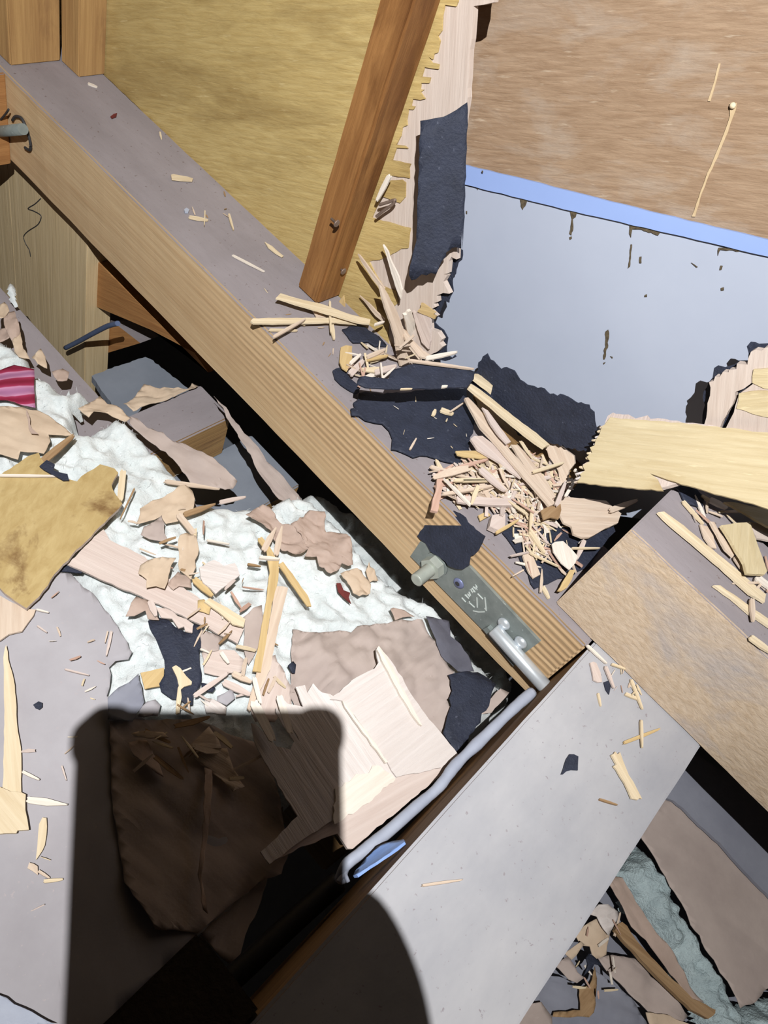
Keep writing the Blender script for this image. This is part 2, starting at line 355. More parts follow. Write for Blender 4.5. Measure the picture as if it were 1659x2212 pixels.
right = [(1310, 545), (1330, 430), (1348, 345), (1340, 320), (1365, 310), (1372, 292), (1400, 290), (1415, 255), (1440, 262), (1445, 245), (1480, 243), (1490, 215), (1550, 222), (1552, 190), (1565, 150), (1590, 135), (1620, 140), (1640, 130), (2600, 128), (2600, 230), (1590, 300), (1488, 372), (1400, 565), (1380, 640)]
D('plywood_remnant', None, None, 'c6', right, Y(WY + 0.0016), 0.006, plycore, jag=0.001, grain=px('c6', [(1400, 300), (1380, 560)]), parent=wall)
D('plywood_remnant', None, None, 'c6', [(1502, 378), (1590, 316), (2600, 250), (2600, 720), (1420, 640), (1428, 570), (1470, 480)], Y(WY + 0.0010), 0.006, plycore, jag=0.0008, grain=px('c6', [(1600, 300), (1580, 560)]), parent=wall)
D('veneer_patch', None, None, 'c6', [(1580, 245), (2600, 235), (2600, 365), (1640, 352), (1570, 320)], Y(WY), 0.0014, plyyellow, parent=wall)
D('veneer_patch', None, None, 'c6', [(1490, 460), (1500, 380), (1560, 365), (2600, 355), (2600, 530), (1659, 512)], Y(WY), 0.0014, plyyellow, parent=wall)
outer = empty('wall_outer', (-0.1, 0.60, 0.2)); outer['kind'] = 'structure'; outer['label'] = 'outer sheathing seen through the broken hole in the plywood'
D('plywood_panel', None, None, 'p', [(900, -500), (2300, -500), (2300, 720), (900, 400)], Y(0.605), 0.009, plybrown, jag=0, grain=((1100, 200), (1500, 215)), parent=outer)
ws = D('painted_sheet', None, None, 'p', [(880, 372), (2300, 705), (2300, 1250), (880, 1050)], Y(0.6035), 0.001, whitem, jag=0, grain=((1004, 399), (1659, 554)), parent=outer)
D('trim_strip', None, None, 'p', [(900, 331), (1008, 358), (1144, 391), (1400, 456), (1800, 553), (2300, 672), (2300, 706), (1659, 554), (1240, 457), (1004, 399), (900, 373)], Y(0.6005), 0.0025, bluem, jag=0.0003, step=0.01, grain=((1004, 399), (1659, 554)), parent=outer)
for i, pts in enumerate(([(310, 1078), (350, 1080), (345, 1110), (325, 1140), (315, 1120)], [(578, 1140), (620, 1150), (612, 1180), (598, 1190), (600, 1240), (588, 1280), (580, 1270), (590, 1190)], [(578, 1290), (592, 1285), (592, 1300), (582, 1303)], [(905, 1222), (1000, 1243), (1075, 1262), (1062, 1280), (960, 1245), (918, 1245), (915, 1290), (905, 1270)], [(912, 1330), (918, 1330), (908, 1450), (898, 1460), (905, 1400)], [(1390, 1345), (1510, 1362), (1500, 1370), (1470, 1362), (1400, 1358), (1385, 1390)], [(1400, 1445), (1410, 1445), (1405, 1465), (1396, 1468)], [(1402, 1565), (1420, 1562), (1418, 1578), (1405, 1580)], [(960, 1395), (970, 1395), (970, 1432), (961, 1430)], [(988, 1602), (1002, 1600), (1000, 1616), (986, 1614)], [(72, 1015), (84, 1015), (80, 1032)], [(16, 1148), (22, 1148), (22, 1162), (15, 1160)], [(101, 928), (109, 928), (109, 938), (101, 938)], [(1240, 1428), (1275, 1450), (1268, 1456)])):
    D('rust_stain', None, None, 'c3', pts, Y(0.6022 if i != 12 else 0.5975), 0.0004, rust, jag=0.0004, step=0.002, parent=outer)
for pts in ([(775, 40), (790, 30), (792, 60), (785, 130), (770, 190), (760, 190), (775, 110)], [(762, 208), (772, 206), (772, 218), (762, 220)], [(800, 178), (815, 180), (812, 188)]):
    D('rust_stain', None, None, 'c6', pts, Y(0.6022), 0.0004, rust, jag=0.0006, step=0.002, parent=outer)
resin = plain('pale_resin', (196, 174, 140), (180, 156, 122), 60, 0.5, 0.1)
# pale resin runs on the outer plywood
D('resin_run', None, None, 'c3', [(1450, 560), (1490, 560), (1485, 600), (1465, 640), (1440, 720), (1400, 820), (1340, 950), (1300, 1050), (1262, 1180), (1245, 1178), (1290, 1040), (1330, 940), (1390, 800), (1430, 700), (1450, 630)], Y(0.6035), 0.0006, resin, jag=0.0003, step=0.004, parent=outer)
D('resin_run', None, None, 'c3', [(1390, 345), (1402, 345), (1380, 430), (1345, 550), (1332, 550), (1365, 440)], Y(0.6042), 0.0005, resin, jag=0.0003, parent=outer)
tube('resin_drop', [Y(0.6025).hit((1583, 228)) + Vector((0, -0.0018 * math.sin(k * 0.3), 0)) for k in range(6)], 0.002, cream, outer, 12, radii=[0.0022 * math.cos(k * 0.3) + 0.0001 for k in range(6)])
floor = sheet('floor', [(-600, 900), (300, -100), (2300, 900), (2200, 2700), (-500, 2900)], Z(-0.75), 0.012, board, jag=0); floor['kind'] = 'structure'; floor['label'] = 'grey ceiling board far below the timbers'

# ================================================================ timbers
b1 = box('timber_beam', (-0.86, 0.0445), (0.4375, 0.5425), (-0.105, 0), ribbed, 0.002, topmat=dust, rough=0.0006)
tag(b1, 'square timber beam with ribbed yellow face, dusty top and steel bracket', 'beam', kind='thing')
b2 = box('timber_beam', (0.0465, 0.160), (-0.14, 0.5425), (-0.125, 0), sidewood, 0.002, topmat=dust2, rough=0.0005, axis='y')
tag(b2, 'wide grey dusty timber running down to the shadow of a hand', 'beam', kind='thing')
b3 = box('timber_beam', (0.002, 0.75), (0.4470, 0.5425), (0.0005, 0.1145), beamwood, 0.0012, topmat=dust, rough=0.0008)
tag(b3, 'sawn timber resting across the beam end, strewn with splinters', 'beam', kind='thing')
post = empty('wooden_post', (-0.383, 0.526, 0)); tag(post, 'narrow brown post with two nails standing on the beam', 'post', kind='thing')
box('post_shaft', (-0.398, -0.368), (0.5085, 0.5428), (0.0, 0.62), postwood, 0.0025, post, rough=0.0006, axis='z')
for q in ((737, 582), (722, 478)):
    p = X(-0.368).hit(q)
    tube('nail', [p - Vector((0.004, 0, 0)), p + Vector((0.0022, 0, 0)), p + Vector((0.003, 0, 0)), p + Vector((0.004, 0, 0))], 0.001, nailm, post, 12, radii=[0.0012, 0.0012, 0.0036, 0.0032])
tag(box('wall_stud', (-0.845, -0.8075), (0.449, 0.5085), (0, 0.55), studwood, 0.0015, axis='z'), 'wide wooden stud at the far end of the ribbed beam', 'stud', kind='thing')
tag(box('wall_stud', (-0.8072, -0.7735), (0.509, 0.5428), (0, 0.55), studwood, 0.0015, axis='z'), 'narrow wooden stud against the yellow plywood wall', 'stud', kind='thing')
tag(box('wall_stud', (-0.93, -0.87), (0.36, 0.4475), (0, 0.55), studpale, 0.0015, axis='z'), 'pale stud cut by the upper corner of the picture', 'stud', kind='thing')
tag(box('timber_block', (-0.93, -0.797), (0.33, 0.437), (-0.108, 0.0), orange, 0.0015, topmat=dust, axis='y'), 'orange timber end beside the grey conduit', 'timber', kind='thing')
xr = Y(0.462).hit((186, 650)).x; xs = Y(0.462).hit((22, 450)).x
tag(box('wall_board', (xs + 0.0006, xr), (0.462, 0.50), (-0.74, -0.107), studpale, 0.001, axis='z'), 'pale upright board with a dark squiggle below the beam', 'board', kind='thing')
tag(box('wall_board', (xs - 0.2, xs - 0.0006), (0.463, 0.50), (-0.74, -0.107), studpale, 0.001, axis='z'), 'pale upright board at the picture edge below the conduit', 'board', kind='thing')
tag(box('floor_joist', (-1.0, 0.03), (0.25, 0.357), (-0.29, -0.182), sidewood, 0.002, topmat=dust, rough=0.0005), 'dusty joist half buried in white glass wool', 'joist', kind='thing')
a, b_ = Z(-0.2).hit((428, 833)), Z(-0.2).hit((490, 905))
tag(box('floor_joist', (a.x, b_.x), (0.34, a.y + 0.004), (-0.27, -0.2), studwood, 0.002, topmat=dust, axis='y'), 'short grey-topped joist crossing under the ribbed beam', 'joist', kind='thing')
a, b_ = Z(-0.27).hit((505, 958)), Z(-0.27).hit((585, 1085))
tag(box('floor_joist', (a.x, b_.x), (0.36, a.y + 0.03), (-0.34, -0.27), studwood, 0.002, topmat=board, axis='y'), 'lower grey joist deep in the gap under the beam', 'joist', kind='thing')
D('wall_board', 'orange board in the gap beneath the beam', 'board', 'p', [(197, 552), (300, 655), (450, 805), (420, 762), (325, 712), (197, 658)], Y(0.478), 0.02, orange, jag=0, grain=((190, 600), (300, 650)))['kind'] = 'thing'
D('wall_board', 'lower orange batten behind the slate blue cable', 'board', 'p', [(150, 684), (186, 690), (250, 700), (303, 741), (240, 760), (150, 785)], Y(0.50), 0.03, orange, jag=0, grain=((186, 700), (280, 700)), sidemat=dust)['kind'] = 'thing'
D('ceiling_board_offcut', 'grey board lying deep in the gap beside the joist', 'board', 'p', [(198, 812), (240, 795), (280, 783), (314, 771), (330, 779), (360, 803), (405, 838), (425, 870), (300, 960), (250, 885)], Z(-0.31), 0.012, board, jag=0.001)
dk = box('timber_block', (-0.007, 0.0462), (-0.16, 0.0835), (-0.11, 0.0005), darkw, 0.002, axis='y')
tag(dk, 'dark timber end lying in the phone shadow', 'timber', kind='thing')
tag(box('floor_joist', (-0.085, -0.012), (-0.2, 0.20), (-0.27, -0.175), sidewood, 0.002, topmat=brn, axis='y'), 'joist edge running through the phone shadow', 'joist', kind='thing')

# ================================================================ steel bracket on the beam
FY = 0.4372
br = empty('steel_bracket', Y(FY).hit((1020, 1300))); tag(br, 'galvanised steel bracket with bolt, pin and stamped marks on the beam', 'bracket')
sheet('plate', px('k1', [(160, 490), (235, 378), (330, 420), (430, 510), (600, 568), (1125, 1130), (1010, 1215), (930, 1312), (700, 1040)]), Y(FY - 0.0028), 0.0028, zinc, jag=0, parent=br, grain=((900, 1190), (1130, 1420)))
plate_strip = sheet('lower_strip', px('k1', [(700, 1035), (735, 1020), (960, 1275), (930, 1312)]), Y(FY - 0.0075), 0.006, zinc, jag=0, parent=br)  # narrow raised strip along the lower side of the plate
# bolt with nut and washer, pointing out of the beam
p0 = Y(FY - 0.003).hit((943, 1219)); tip = None
for i in range(200):
    yy = FY - 0.003 - i * 0.0005; q = Vector((p0.x, yy, p0.z)); d = q - CAM; sx_ = CX + FPX * d.dot(RX) / d.dot(FWD)
    if sx_ < 899: break
tipy = yy
def ycyl(name, c, y0, y1, r, mat, parent, seg=24, radii=None, n=2):
    pts = [Vector((c.x, y0 + (y1 - y0) * i / (n - 1), c.z)) for i in range(n)]
    return tube(name, pts, r, mat, parent, seg, radii=radii)
ycyl('washer', p0, FY - 0.0028, FY - 0.0046, 0.0125, zinc, br)
nut = ycyl('nut', p0, FY - 0.0046, FY - 0.013, 0.0112, boltm, br, 6)
for f in nut.data.polygons: f.use_smooth = False
nth = 60; rad = [0.0062 + (0.0004 if i % 2 else -0.0003) for i in range(nth - 2)] + [0.0058, 0.0048]
bolt = ycyl('bolt', p0, FY - 0.004, tipy, 0.006, boltm, br, 20, radii=rad, n=nth)
# pin lying along the plate
a = Y(FY - 0.0105).hit((1066, 1358)); b_ = Y(FY - 0.0105).hit((1178, 1484)); dirv = (b_ - a).normalized()
tube('drift_pin', [a, a + dirv * 0.0012, b_ - dirv * 0.0015, b_], 0.0065, bright, br, 28, radii=[0.0056, 0.0066, 0.0066, 0.0058])
def dome(name, q, r, hgt, mat, parent, seg=20):
    p = Y(FY - 0.0028).hit(q); pts = []; rr = []
    for i in range(7):
        t = i / 6 * math.pi / 2; pts.append(p + Vector((0, -hgt * math.sin(t), 0))); rr.append(max(0.0002, r * math.cos(t)))
    return tube(name, pts, r, mat, parent, seg, radii=rr)
for q in ((1089, 1347), (1125, 1387)): dome('rivet', q, 0.0066, 0.0045, bright, br)
sc = dome('screw', (991, 1260), 0.0058, 0.0022, steelb, br)
q = Y(FY - 0.0052).hit((988, 1261))
tube('socket', [q, q + Vector((0, -0.0003, 0))], 0.0026, wire, sc, 6)
# stamped marks: strokes raised on the plate
ST = [((570, 958), (606, 998)), ((598, 932), (634, 966)), ((622, 922), (640, 950)), ((634, 905), (648, 940)), ((652, 882), (664, 914)), ((664, 914), (676, 900)), ((660, 872), (690, 910)), ((672, 860), (706, 890)), ((690, 842), (708, 868)), ((690, 842), (706, 890)),
      ((712, 922), (760, 972)), ((632, 998), (686, 1046)), ((626, 1006), (640, 994)), ((706, 958), (710, 1046)), ((778, 955), (790, 1075)), ((672, 1076), (722, 1086)), ((722, 1086), (772, 1084)), ((792, 1075), (776, 1050)), ((614, 935), (628, 930)), ((645, 890), (655, 884))]
bm = bmesh.new(); o0 = Y(FY - 0.0030).hit((1020, 1300))
for s0, s1 in ST:
    s0, s1 = px('k6', [s0, s1]); A = Y(FY - 0.0030).hit(s0); B = Y(FY - 0.0030).hit(s1); d = (B - A).normalized(); n_ = d.cross(Vector((0, 1, 0))) * 0.0005
    vs = [bm.verts.new(v - o0 + Vector((0, dy, 0))) for dy in (0.0002, -0.0004) for v in (A - n_, B - n_, B + n_, A + n_)]
    for f in ((0, 1, 2, 3), (4, 5, 6, 7), (0, 1, 5, 4), (1, 2, 6, 5), (2, 3, 7, 6), (3, 0, 4, 7)): bm.faces.new([vs[i] for i in f])
bmesh.ops.recalc_face_normals(bm, faces=bm.faces[:])
link('stamped_lettering', mesh_from_bm('stamped_lettering', bm, mark), br, Matrix.Translation(o0))

# ================================================================ cables and pipes
a = Y(0.425).hit((-40, 288)); b_ = Y(0.425).hit((50, 279))
pipe = tag(tube('conduit_pipe', [a, b_], 0.0058, zinc, None, 20), 'grey steel conduit poking in beside the beam end', 'pipe')
def wirepath(name, label, crop, pts, plane, r, mat, cat='wire', seg=8, **k):
    return tag(tube(name, smooth_path([plane.hit(q) for q in px(crop, pts)]), r, mat, None, seg, **k), label, cat)
wirepath('wire_loop', 'bent dark wire loop around the conduit tip', 'c1', [(80, 770), (100, 745), (140, 760), (175, 840), (195, 920), (190, 960), (160, 945)], Y(0.4345), 0.0016, wire)
wirepath('wire_tail', 'dark wire crossing above the conduit at the picture edge', 'c1', [(-30, 800), (0, 770), (35, 730), (55, 700)], Y(0.428), 0.0012, wire)
wirepath('dark_squiggle', 'dark wavy line on the pale upright board', 'c1', [(262, 1270), (225, 1305), (180, 1335), (215, 1350), (258, 1375), (262, 1400), (240, 1440), (180, 1480), (152, 1515), (165, 1560), (188, 1600), (195, 1640)], Y(0.4618), 0.0007, wire, 'mark', 6)  # thin dark wire bent into a wavy line
wirepath('cable', 'slate blue cable hanging in the gap under the beam', 'c4', [(420, 745), (500, 705), (600, 650), (690, 605), (755, 588)], Y(0.44), 0.0032, bluec, 'cable')
cp = smooth_path([Z(z).hit(q) for q, z in zip([(1150, 1495), (1110, 1530), (1040, 1598), (985, 1652), (948, 1700), (900, 1742), (840, 1795), (790, 1835), (748, 1868), (736, 1900)], (-0.06, -0.06, -0.062, -0.064, -0.066, -0.068, -0.07, -0.072, -0.075, -0.085))])
rn = random.Random(4); rr = [0.0046 + 0.0010 * noise.noise(p * 60) + 0.0004 * noise.noise(p * 240) for p in cp]
cb = tube('sealant_bead', cp, 0.006, cable, None, 12, radii=rr); tag(cb, 'pale grey sealant cord along the side of the wide dusty timber', 'cord')
tag(tube('sealant_drip', smooth_path([Z(-0.066).hit(q) for q in ((955, 1688), (948, 1696), (944, 1706))]), 0.003, cable, cb, 8), None, None)
for e in ((730, 1905), (752, 1905)): tube('sealant_drip', smooth_path([Z(-0.074).hit((750, 1872)), Z(-0.076).hit((745, 1885)), Z(-0.078).hit(e)]), 0.0016, cable, cb, 8)
D('blue_peel', 'curved pale blue peeling strip on the side of the wide timber', 'paint strip', 'k4', [(840, 1160), (850, 1130), (920, 1060), (1000, 990), (1100, 940), (1160, 928), (1168, 945), (1120, 990), (1030, 1050), (940, 1110), (870, 1160)], P3(Vector((0.044, 0.15, -0.03)), Vector((0.044, 0.3, -0.03)), Vector((0.030, 0.15, -0.07))), 0.0018, cableb, curl=0.002)
tag(tube('black_cable', smooth_path([Z(-0.10).hit(q) for q in ((730, 1905), (640, 1985), (560, 2060), (490, 2125), (400, 2210))]), 0.008, blackc, None, 12), 'black cable in the phone shadow beside the wide timber', 'cable')
# ================================================================ glass wool
def fluff(name, label, poly, z0, res, amp, mat, drop=0.03, edge=0.018, seed=0, slope=None, fibres=0):
    W = [Z(z0).hit(q) for q in poly]; P = [(p.x, p.y) for p in W]
    x0, x1, y0, y1 = min(p[0] for p in P), max(p[0] for p in P), min(p[1] for p in P), max(p[1] for p in P)
    c = Vector(((x0 + x1) / 2, (y0 + y1) / 2, z0)); nx, ny = int((x1 - x0) / res) + 1, int((y1 - y0) / res) + 1
    segs = [(Vector(a), Vector(b)) for a, b in zip(P, P[1:] + P[:1])]; off = Vector((seed * 3.7, seed * 1.9, 0))
    def dist(q):
        m = 9.0
        for a, b in segs:
            d = b - a; t = max(0, min(1, (q - a).dot(d) / d.dot(d))); m = min(m, (a + d * t - q).length)
        return m
    V, idx, F = [], {}, []
    for i in range(nx + 1):
        for j in range(ny + 1):
            q = Vector((x0 + i * res, y0 + j * res)); w3 = Vector((q.x, q.y, 0))
            wob = Vector((noise.noise(w3 * 55 + off), noise.noise(w3 * 55 + off + Vector((9, 9, 0))))) * 0.006
            if not inside(q + wob, P): continue
            e = min(1.0, dist(q) / edge)
            h = amp * (1.3 * (0.45 - abs(noise.noise(w3 * 22 + off))) + 0.9 * (0.4 - abs(noise.noise(w3 * 48 + off))) + 0.32 * noise.noise(w3 * 110 + off) + 0.14 * noise.noise(w3 * 240 + off))
            z = h - drop * (1 - e) ** 2 + (slope(q) if slope else 0)
            idx[i, j] = len(V); V.append((q.x - c.x, q.y - c.y, z))
    for (i, j) in idx:
        if (i + 1, j) in idx and (i, j + 1) in idx and (i + 1, j + 1) in idx: F.append((idx[i, j], idx[i + 1, j], idx[i + 1, j + 1], idx[i, j + 1]))
    me = bpy.data.meshes.new(name); me.from_pydata(V, [], F); me.update(); me.materials.append(mat)
    for p in me.polygons: p.use_smooth = True
    o = link(name, me, None, Matrix.Translation(c)); tag(o, label, 'insulation')
    if fibres:                                                      # loose glass fibres standing out of the surface
        r = random.Random(seed); bm = bmesh.new()
        for _ in range(fibres):
            v = Vector(r.choice(V)); d = Vector((r.gauss(0, 1), r.gauss(0, 1), abs(r.gauss(0, 0.7)))).normalized(); L = r.uniform(0.002, 0.007); s = d.cross(Vector((0, 0, 1))).normalized() * 0.00014
            k = v + d * L * 0.5 + Vector((0, 0, L * 0.2)); t = v + d * L
            vs = [bm.verts.new(p) for p in (v - s, v + s, k + s, k - s, t)]; bm.faces.new(vs[:4]); bm.faces.new((vs[3], vs[2], vs[4]))
        link('fibres', mesh_from_bm('fibres', bm, mat), o, Matrix.Translation(c))['kind'] = 'stuff'
    return o
IZ = -0.14
fluff('glass_wool_batt', 'white glass wool spilling between the ribbed beam and brown stained plywood', [(-60, 700), (0, 722), (60, 758), (95, 812), (130, 828), (212, 838), (205, 855), (172, 884), (168, 925), (250, 893), (300, 925), (330, 965), (392, 1022), (430, 1076), (505, 1085), (570, 1092), (640, 1062), (700, 1092), (770, 1170), (830, 1240), (905, 1282), (960, 1318), (1005, 1370), (1045, 1430), (1100, 1490), (1060, 1570), (960, 1640), (800, 1760), (520, 1740), (300, 1600), (190, 1560), (180, 1470), (190, 1420), (200, 1340), (150, 1250), (60, 1250), (-60, 1200)], IZ, 0.0032, 0.0135, wool, seed=3, fibres=1800)
fluff('glass_wool_tuft', 'small white wool tuft on the dusty joist by the picture edge', px('c4', [(40, 290), (85, 290), (105, 330), (125, 400), (120, 440), (80, 445), (45, 410), (25, 360)]), -0.155, 0.002, 0.006, wool, drop=0.012, edge=0.012, seed=8)
fluff('glass_wool_tuft', 'white wool lump at the shaded end under the beam', px('c8', [(200, 250), (260, 205), (330, 195), (370, 260), (480, 310), (560, 340), (640, 430), (600, 450), (480, 350), (330, 380), (250, 330)]), -0.128, 0.0025, 0.008, wool, drop=0.02, edge=0.012, seed=9)
fluff('glass_wool_batt', 'blue-grey glass wool strip beyond the wide dusty timber', px('k5', [(780, 700), (1000, 560), (1110, 730), (1210, 900), (1320, 1110), (1420, 1280), (1520, 1440), (1800, 1350), (1800, 1800), (1400, 1800), (1200, 1300), (1080, 1120), (1000, 1000), (900, 830)]), -0.185, 0.0024, 0.016, woolb, seed=5)
sheet('backing_paper', px('k5', [(200, 700), (1000, 300), (1900, 800), (1900, 2000), (0, 2000)]), Z(-0.235), 0.0006, greyp, 'slate grey backing paper under the scraps beyond the wide timber', 'paper', crumple=0.004, cs=14, grid=0.012)

# ================================================================ paper and felt
G = -0.112
D('paper_sheet', 'large dusty grey paper facing crossed by the phone shadow', 'paper', 'p', [(-80, 1200), (40, 1225), (130, 1236), (155, 1237), (182, 1266), (203, 1281), (215, 1303), (243, 1337), (270, 1375), (287, 1408), (277, 1420), (250, 1426), (236, 1440), (240, 1470), (233, 1500), (270, 1530), (330, 1560), (400, 1560), (440, 1700), (520, 1780), (590, 1860), (560, 1902), (400, 2050), (243, 2197), (180, 2330), (-80, 2330)], Z(G), 0.0006, dusty, jag=0.0012, crumple=0.0028, cs=11, grid=0.012)
D('paper_scrap', 'torn white lining scrap at the lower picture corner', 'paper', 'k3', [(-60, 1900), (40, 1945), (150, 2010), (300, 2090), (360, 2109), (-60, 2150)], Z(G + 0.01), 0.0012, cable, crumple=0.001)
D('kraft_paper', 'crumpled mauve kraft paper below the bracket', 'paper', 'p', [(634, 1354), (655, 1358), (689, 1363), (736, 1356), (763, 1361), (776, 1348), (824, 1343), (874, 1331), (918, 1331), (925, 1338), (945, 1380), (962, 1425), (986, 1449), (972, 1462), (989, 1486), (986, 1500), (969, 1506), (979, 1537), (975, 1580), (960, 1620), (850, 1650), (640, 1580), (655, 1560), (640, 1520), (626, 1486), (632, 1472), (631, 1388)], Z(G), 0.0005, mauve, jag=0.0008, crumple=0.012, cs=20, grid=0.004)
D('kraft_paper', 'charcoal edge strip of paper beside the crumpled kraft sheet', 'paper', 'c8', [(1185, 985), (1240, 985), (1340, 1005), (1350, 1100), (1410, 1160), (1460, 1230), (1495, 1335), (1390, 1332), (1290, 1230), (1220, 1060)], Z(G + 0.004), 0.0005, darkp, crumple=0.003, cs=30, grid=0.006)
D('kraft_paper', 'thin tan paper tip above the crumpled kraft sheet', 'paper', 'c8', [(960, 935), (975, 928), (1050, 940), (1115, 980), (1040, 985), (990, 1005)], Z(G + 0.004), 0.0005, kraftb, crumple=0.002)
D('felt_scrap', 'black felt piece between crumpled kraft paper and the pale cord', 'felt', 'p', [(969, 1456), (1009, 1449), (1033, 1451), (1072, 1478), (1060, 1506), (1057, 1527), (1040, 1540), (1037, 1560), (987, 1628), (957, 1581), (975, 1522), (969, 1507), (979, 1490)], Z(G + 0.008), 0.0012, felt, jag=0.001, crumple=0.0015)
D('kraft_paper', 'pinkish paper corner beside the beam end', 'paper', 'p', [(1035, 1545), (1062, 1505), (1082, 1487), (1100, 1496), (1062, 1538)], Z(G), 0.0005, mauve, crumple=0.001)
D('felt_scrap', 'tall ragged black felt piece on white wool above the phone shadow', 'felt', 'c7', [(950, 1010), (1015, 985), (1080, 1000), (1120, 1050), (1180, 1080), (1228, 1085), (1240, 1030), (1280, 1040), (1290, 1180), (1272, 1250), (1290, 1380), (1280, 1430), (1240, 1480), (1232, 1540), (1200, 1552), (1150, 1510), (1100, 1500), (1030, 1460), (1025, 1410), (1050, 1350), (1050, 1260), (1030, 1190), (990, 1120)], Z(G + 0.004), 0.0012, felt, jag=0.0009, crumple=0.002)
D('paper_scrap', 'slate grey paper flap at the edge of the phone shadow', 'paper', 'c7', [(690, 1505), (760, 1440), (830, 1402), (888, 1345), (915, 1480), (922, 1530), (850, 1650), (690, 1640)], Z(G + 0.005), 0.0005, greyp, crumple=0.0015)
D('plywood_chip', 'ochre chip tucked beside the tall ragged felt', 'wood chip', 'c7', [(900, 1345), (1050, 1310), (1047, 1380), (1022, 1430), (925, 1447)], Z(G + 0.002), 0.0016, yel)
D('wood_splinter', 'forked yellow splinter lying on the tall ragged felt', 'splinter', 'c7', [(1100, 1305), (1125, 1295), (1155, 1312), (1190, 1365), (1230, 1400), (1225, 1415), (1180, 1430), (1162, 1450), (1150, 1600), (1125, 1600), (1145, 1430), (1130, 1370)], Z(G + 0.009), 0.0016, cream)
D('felt_scrap', 'dark felt corner under the ochre stained board', 'felt', 'c7', [(380, 690), (415, 645), (470, 660), (530, 690), (520, 705), (440, 695)], Z(G - 0.001), 0.0012, felt)
D('felt_scrap', 'tiny round felt crumb on the large grey paper', 'felt', 'c7', [(213, 1548), (245, 1528), (268, 1535), (270, 1560), (250, 1580), (225, 1570)], Z(G + 0.004), 0.001, felt, jag=0.0004, step=0.002)
D('plywood_board', 'ochre water-stained plywood board at the picture edge', 'board', 'p', [(-60, 1035), (0, 1026), (60, 985), (85, 978), (101, 1016), (125, 1031), (165, 1039), (189, 1020), (216, 1003), (232, 1006), (246, 1013), (255, 1021), (241, 1047), (250, 1067), (265, 1088), (236, 1118), (206, 1148), (165, 1189), (128, 1229), (74, 1300), (56, 1315), (34, 1300), (0, 1270), (-60, 1230)], Z(-0.098), 0.004, plyochre, jag=0.0008, sidemat=plycore)
stick('wood_splinter', 'thin white splinter lying across the ochre stained board', 'c4', (-20, 1558), (395, 1563), 14, Z(-0.094), whitew)
D('felt_scrap', 'small curved black felt strip above the ochre stained board', 'felt', 'c4', [(250, 1500), (300, 1460), (350, 1490), (340, 1530), (430, 1552), (442, 1590), (405, 1592), (370, 1572), (280, 1522)], Z(-0.093), 0.0012, felt, jag=0.0004)
stick('wood_splinter', 'brown stick standing off the top of the ochre stained board', 'c4', (245, 1490), (475, 1300), 46, Z(-0.10), brn)
stick('wood_splinter', 'pale stick beside the upper tip of the ochre stained board', 'c7', (790, 45), (768, 242), 42, Z(-0.108), cream, taper=0.95)
stick('wood_splinter', 'thin brown twig on wool beside the ochre stained board', 'c7', (862, 160), (768, 358), 12, Z(-0.108), brn)
D('plywood_strip', 'long pink-tan plywood strip running under the stained board', 'plywood', 'c7', [(425, 645), (480, 600), (620, 455), (660, 425), (700, 490), (930, 600), (1010, 690), (1260, 855), (1565, 1060), (1522, 1155), (1270, 1025), (900, 850), (830, 822), (600, 725)], Z(-0.110), 0.0022, pinkwood, jag=0.0006, grain=px('c7', [(480, 620), (1500, 1100)]))
D('plywood_chip', 'grey-tan broken board corner on the grey paper at the edge', 'board', 'c7', [(-60, 830), (0, 850), (60, 885), (165, 935), (230, 938), (190, 1010), (140, 1072), (60, 1098), (0, 1132), (-60, 1150)], Z(-0.106), 0.0022, tan, jag=0.0006)
D('wood_splinter', 'tall pale splinter upright on grey paper at the edge', 'splinter', 'p', [(8, 1420), (10, 1400), (13, 1393), (16, 1408), (18, 1425), (30, 1466), (34, 1510), (37, 1560), (42, 1600), (47, 1635), (46, 1714), (6, 1714), (9, 1580)], Z(-0.104), 0.0018, cream, jag=0.0003)
D('plywood_chip', 'square torn block at the foot of the tall pale splinter', 'wood chip', 'k3', [(-40, 598), (0, 600), (135, 636), (168, 640), (165, 740), (185, 862), (110, 870), (105, 885), (40, 880), (-40, 895)], Z(-0.100), 0.0025, cream, jag=0.001)
stick('wood_splinter', 'pointed pale shard beside the square torn block', 'k3', (170, 672), (432, 705), 44, Z(-0.104), whitew, taper=0.3)
D('wood_splinter', 'thin cream sliver pointing down on the grey paper', 'splinter', 'k3', [(252, 830), (272, 785), (300, 790), (297, 900), (288, 965), (268, 1000), (240, 1050), (228, 1060), (240, 960)], Z(-0.106), 0.0012, cream, jag=0.0003)
stick('wood_splinter', 'bright white sliver near the edge of the phone shadow', 'k3', (142, 492), (252, 545), 20, Z(-0.105), whitew)
D('wood_chip', 'crumpled tan chip below the thin cream sliver', 'wood chip', 'k3', [(172, 1112), (185, 1078), (215, 1090), (242, 1100), (240, 1160), (205, 1135)], Z(-0.106), 0.0012, tan)
stick('wood_splinter', 'short pale sliver at the lower edge of the phone shadow', 'k3', (278, 1195), (405, 1182), 24, Z(-0.107), cream)
stick('wood_splinter', 'slim tan sliver between chip and short pale sliver', 'k3', (245, 1128), (318, 1175), 20, Z(-0.107), tan)
stick('wood_splinter', 'faint sliver beside the phone shadow corner', 'k3', (395, 455), (425, 550), 12, Z(-0.107), pinkwood)
stick('wood_splinter', 'fine splinter standing on the grey paper near white wool', 'c7', (715, 1075), (680, 1235), 18, Z(-0.106), pinkwood)
stick('wood_splinter', 'darker fine splinter paired with the one near white wool', 'c7', (690, 1075), (672, 1150), 10, Z(-0.106), tan)
stick('wood_splinter', 'thin grey sliver lying across the large grey paper', 'c7', (415, 1318), (570, 1357), 10, Z(-0.107), pinkwood)
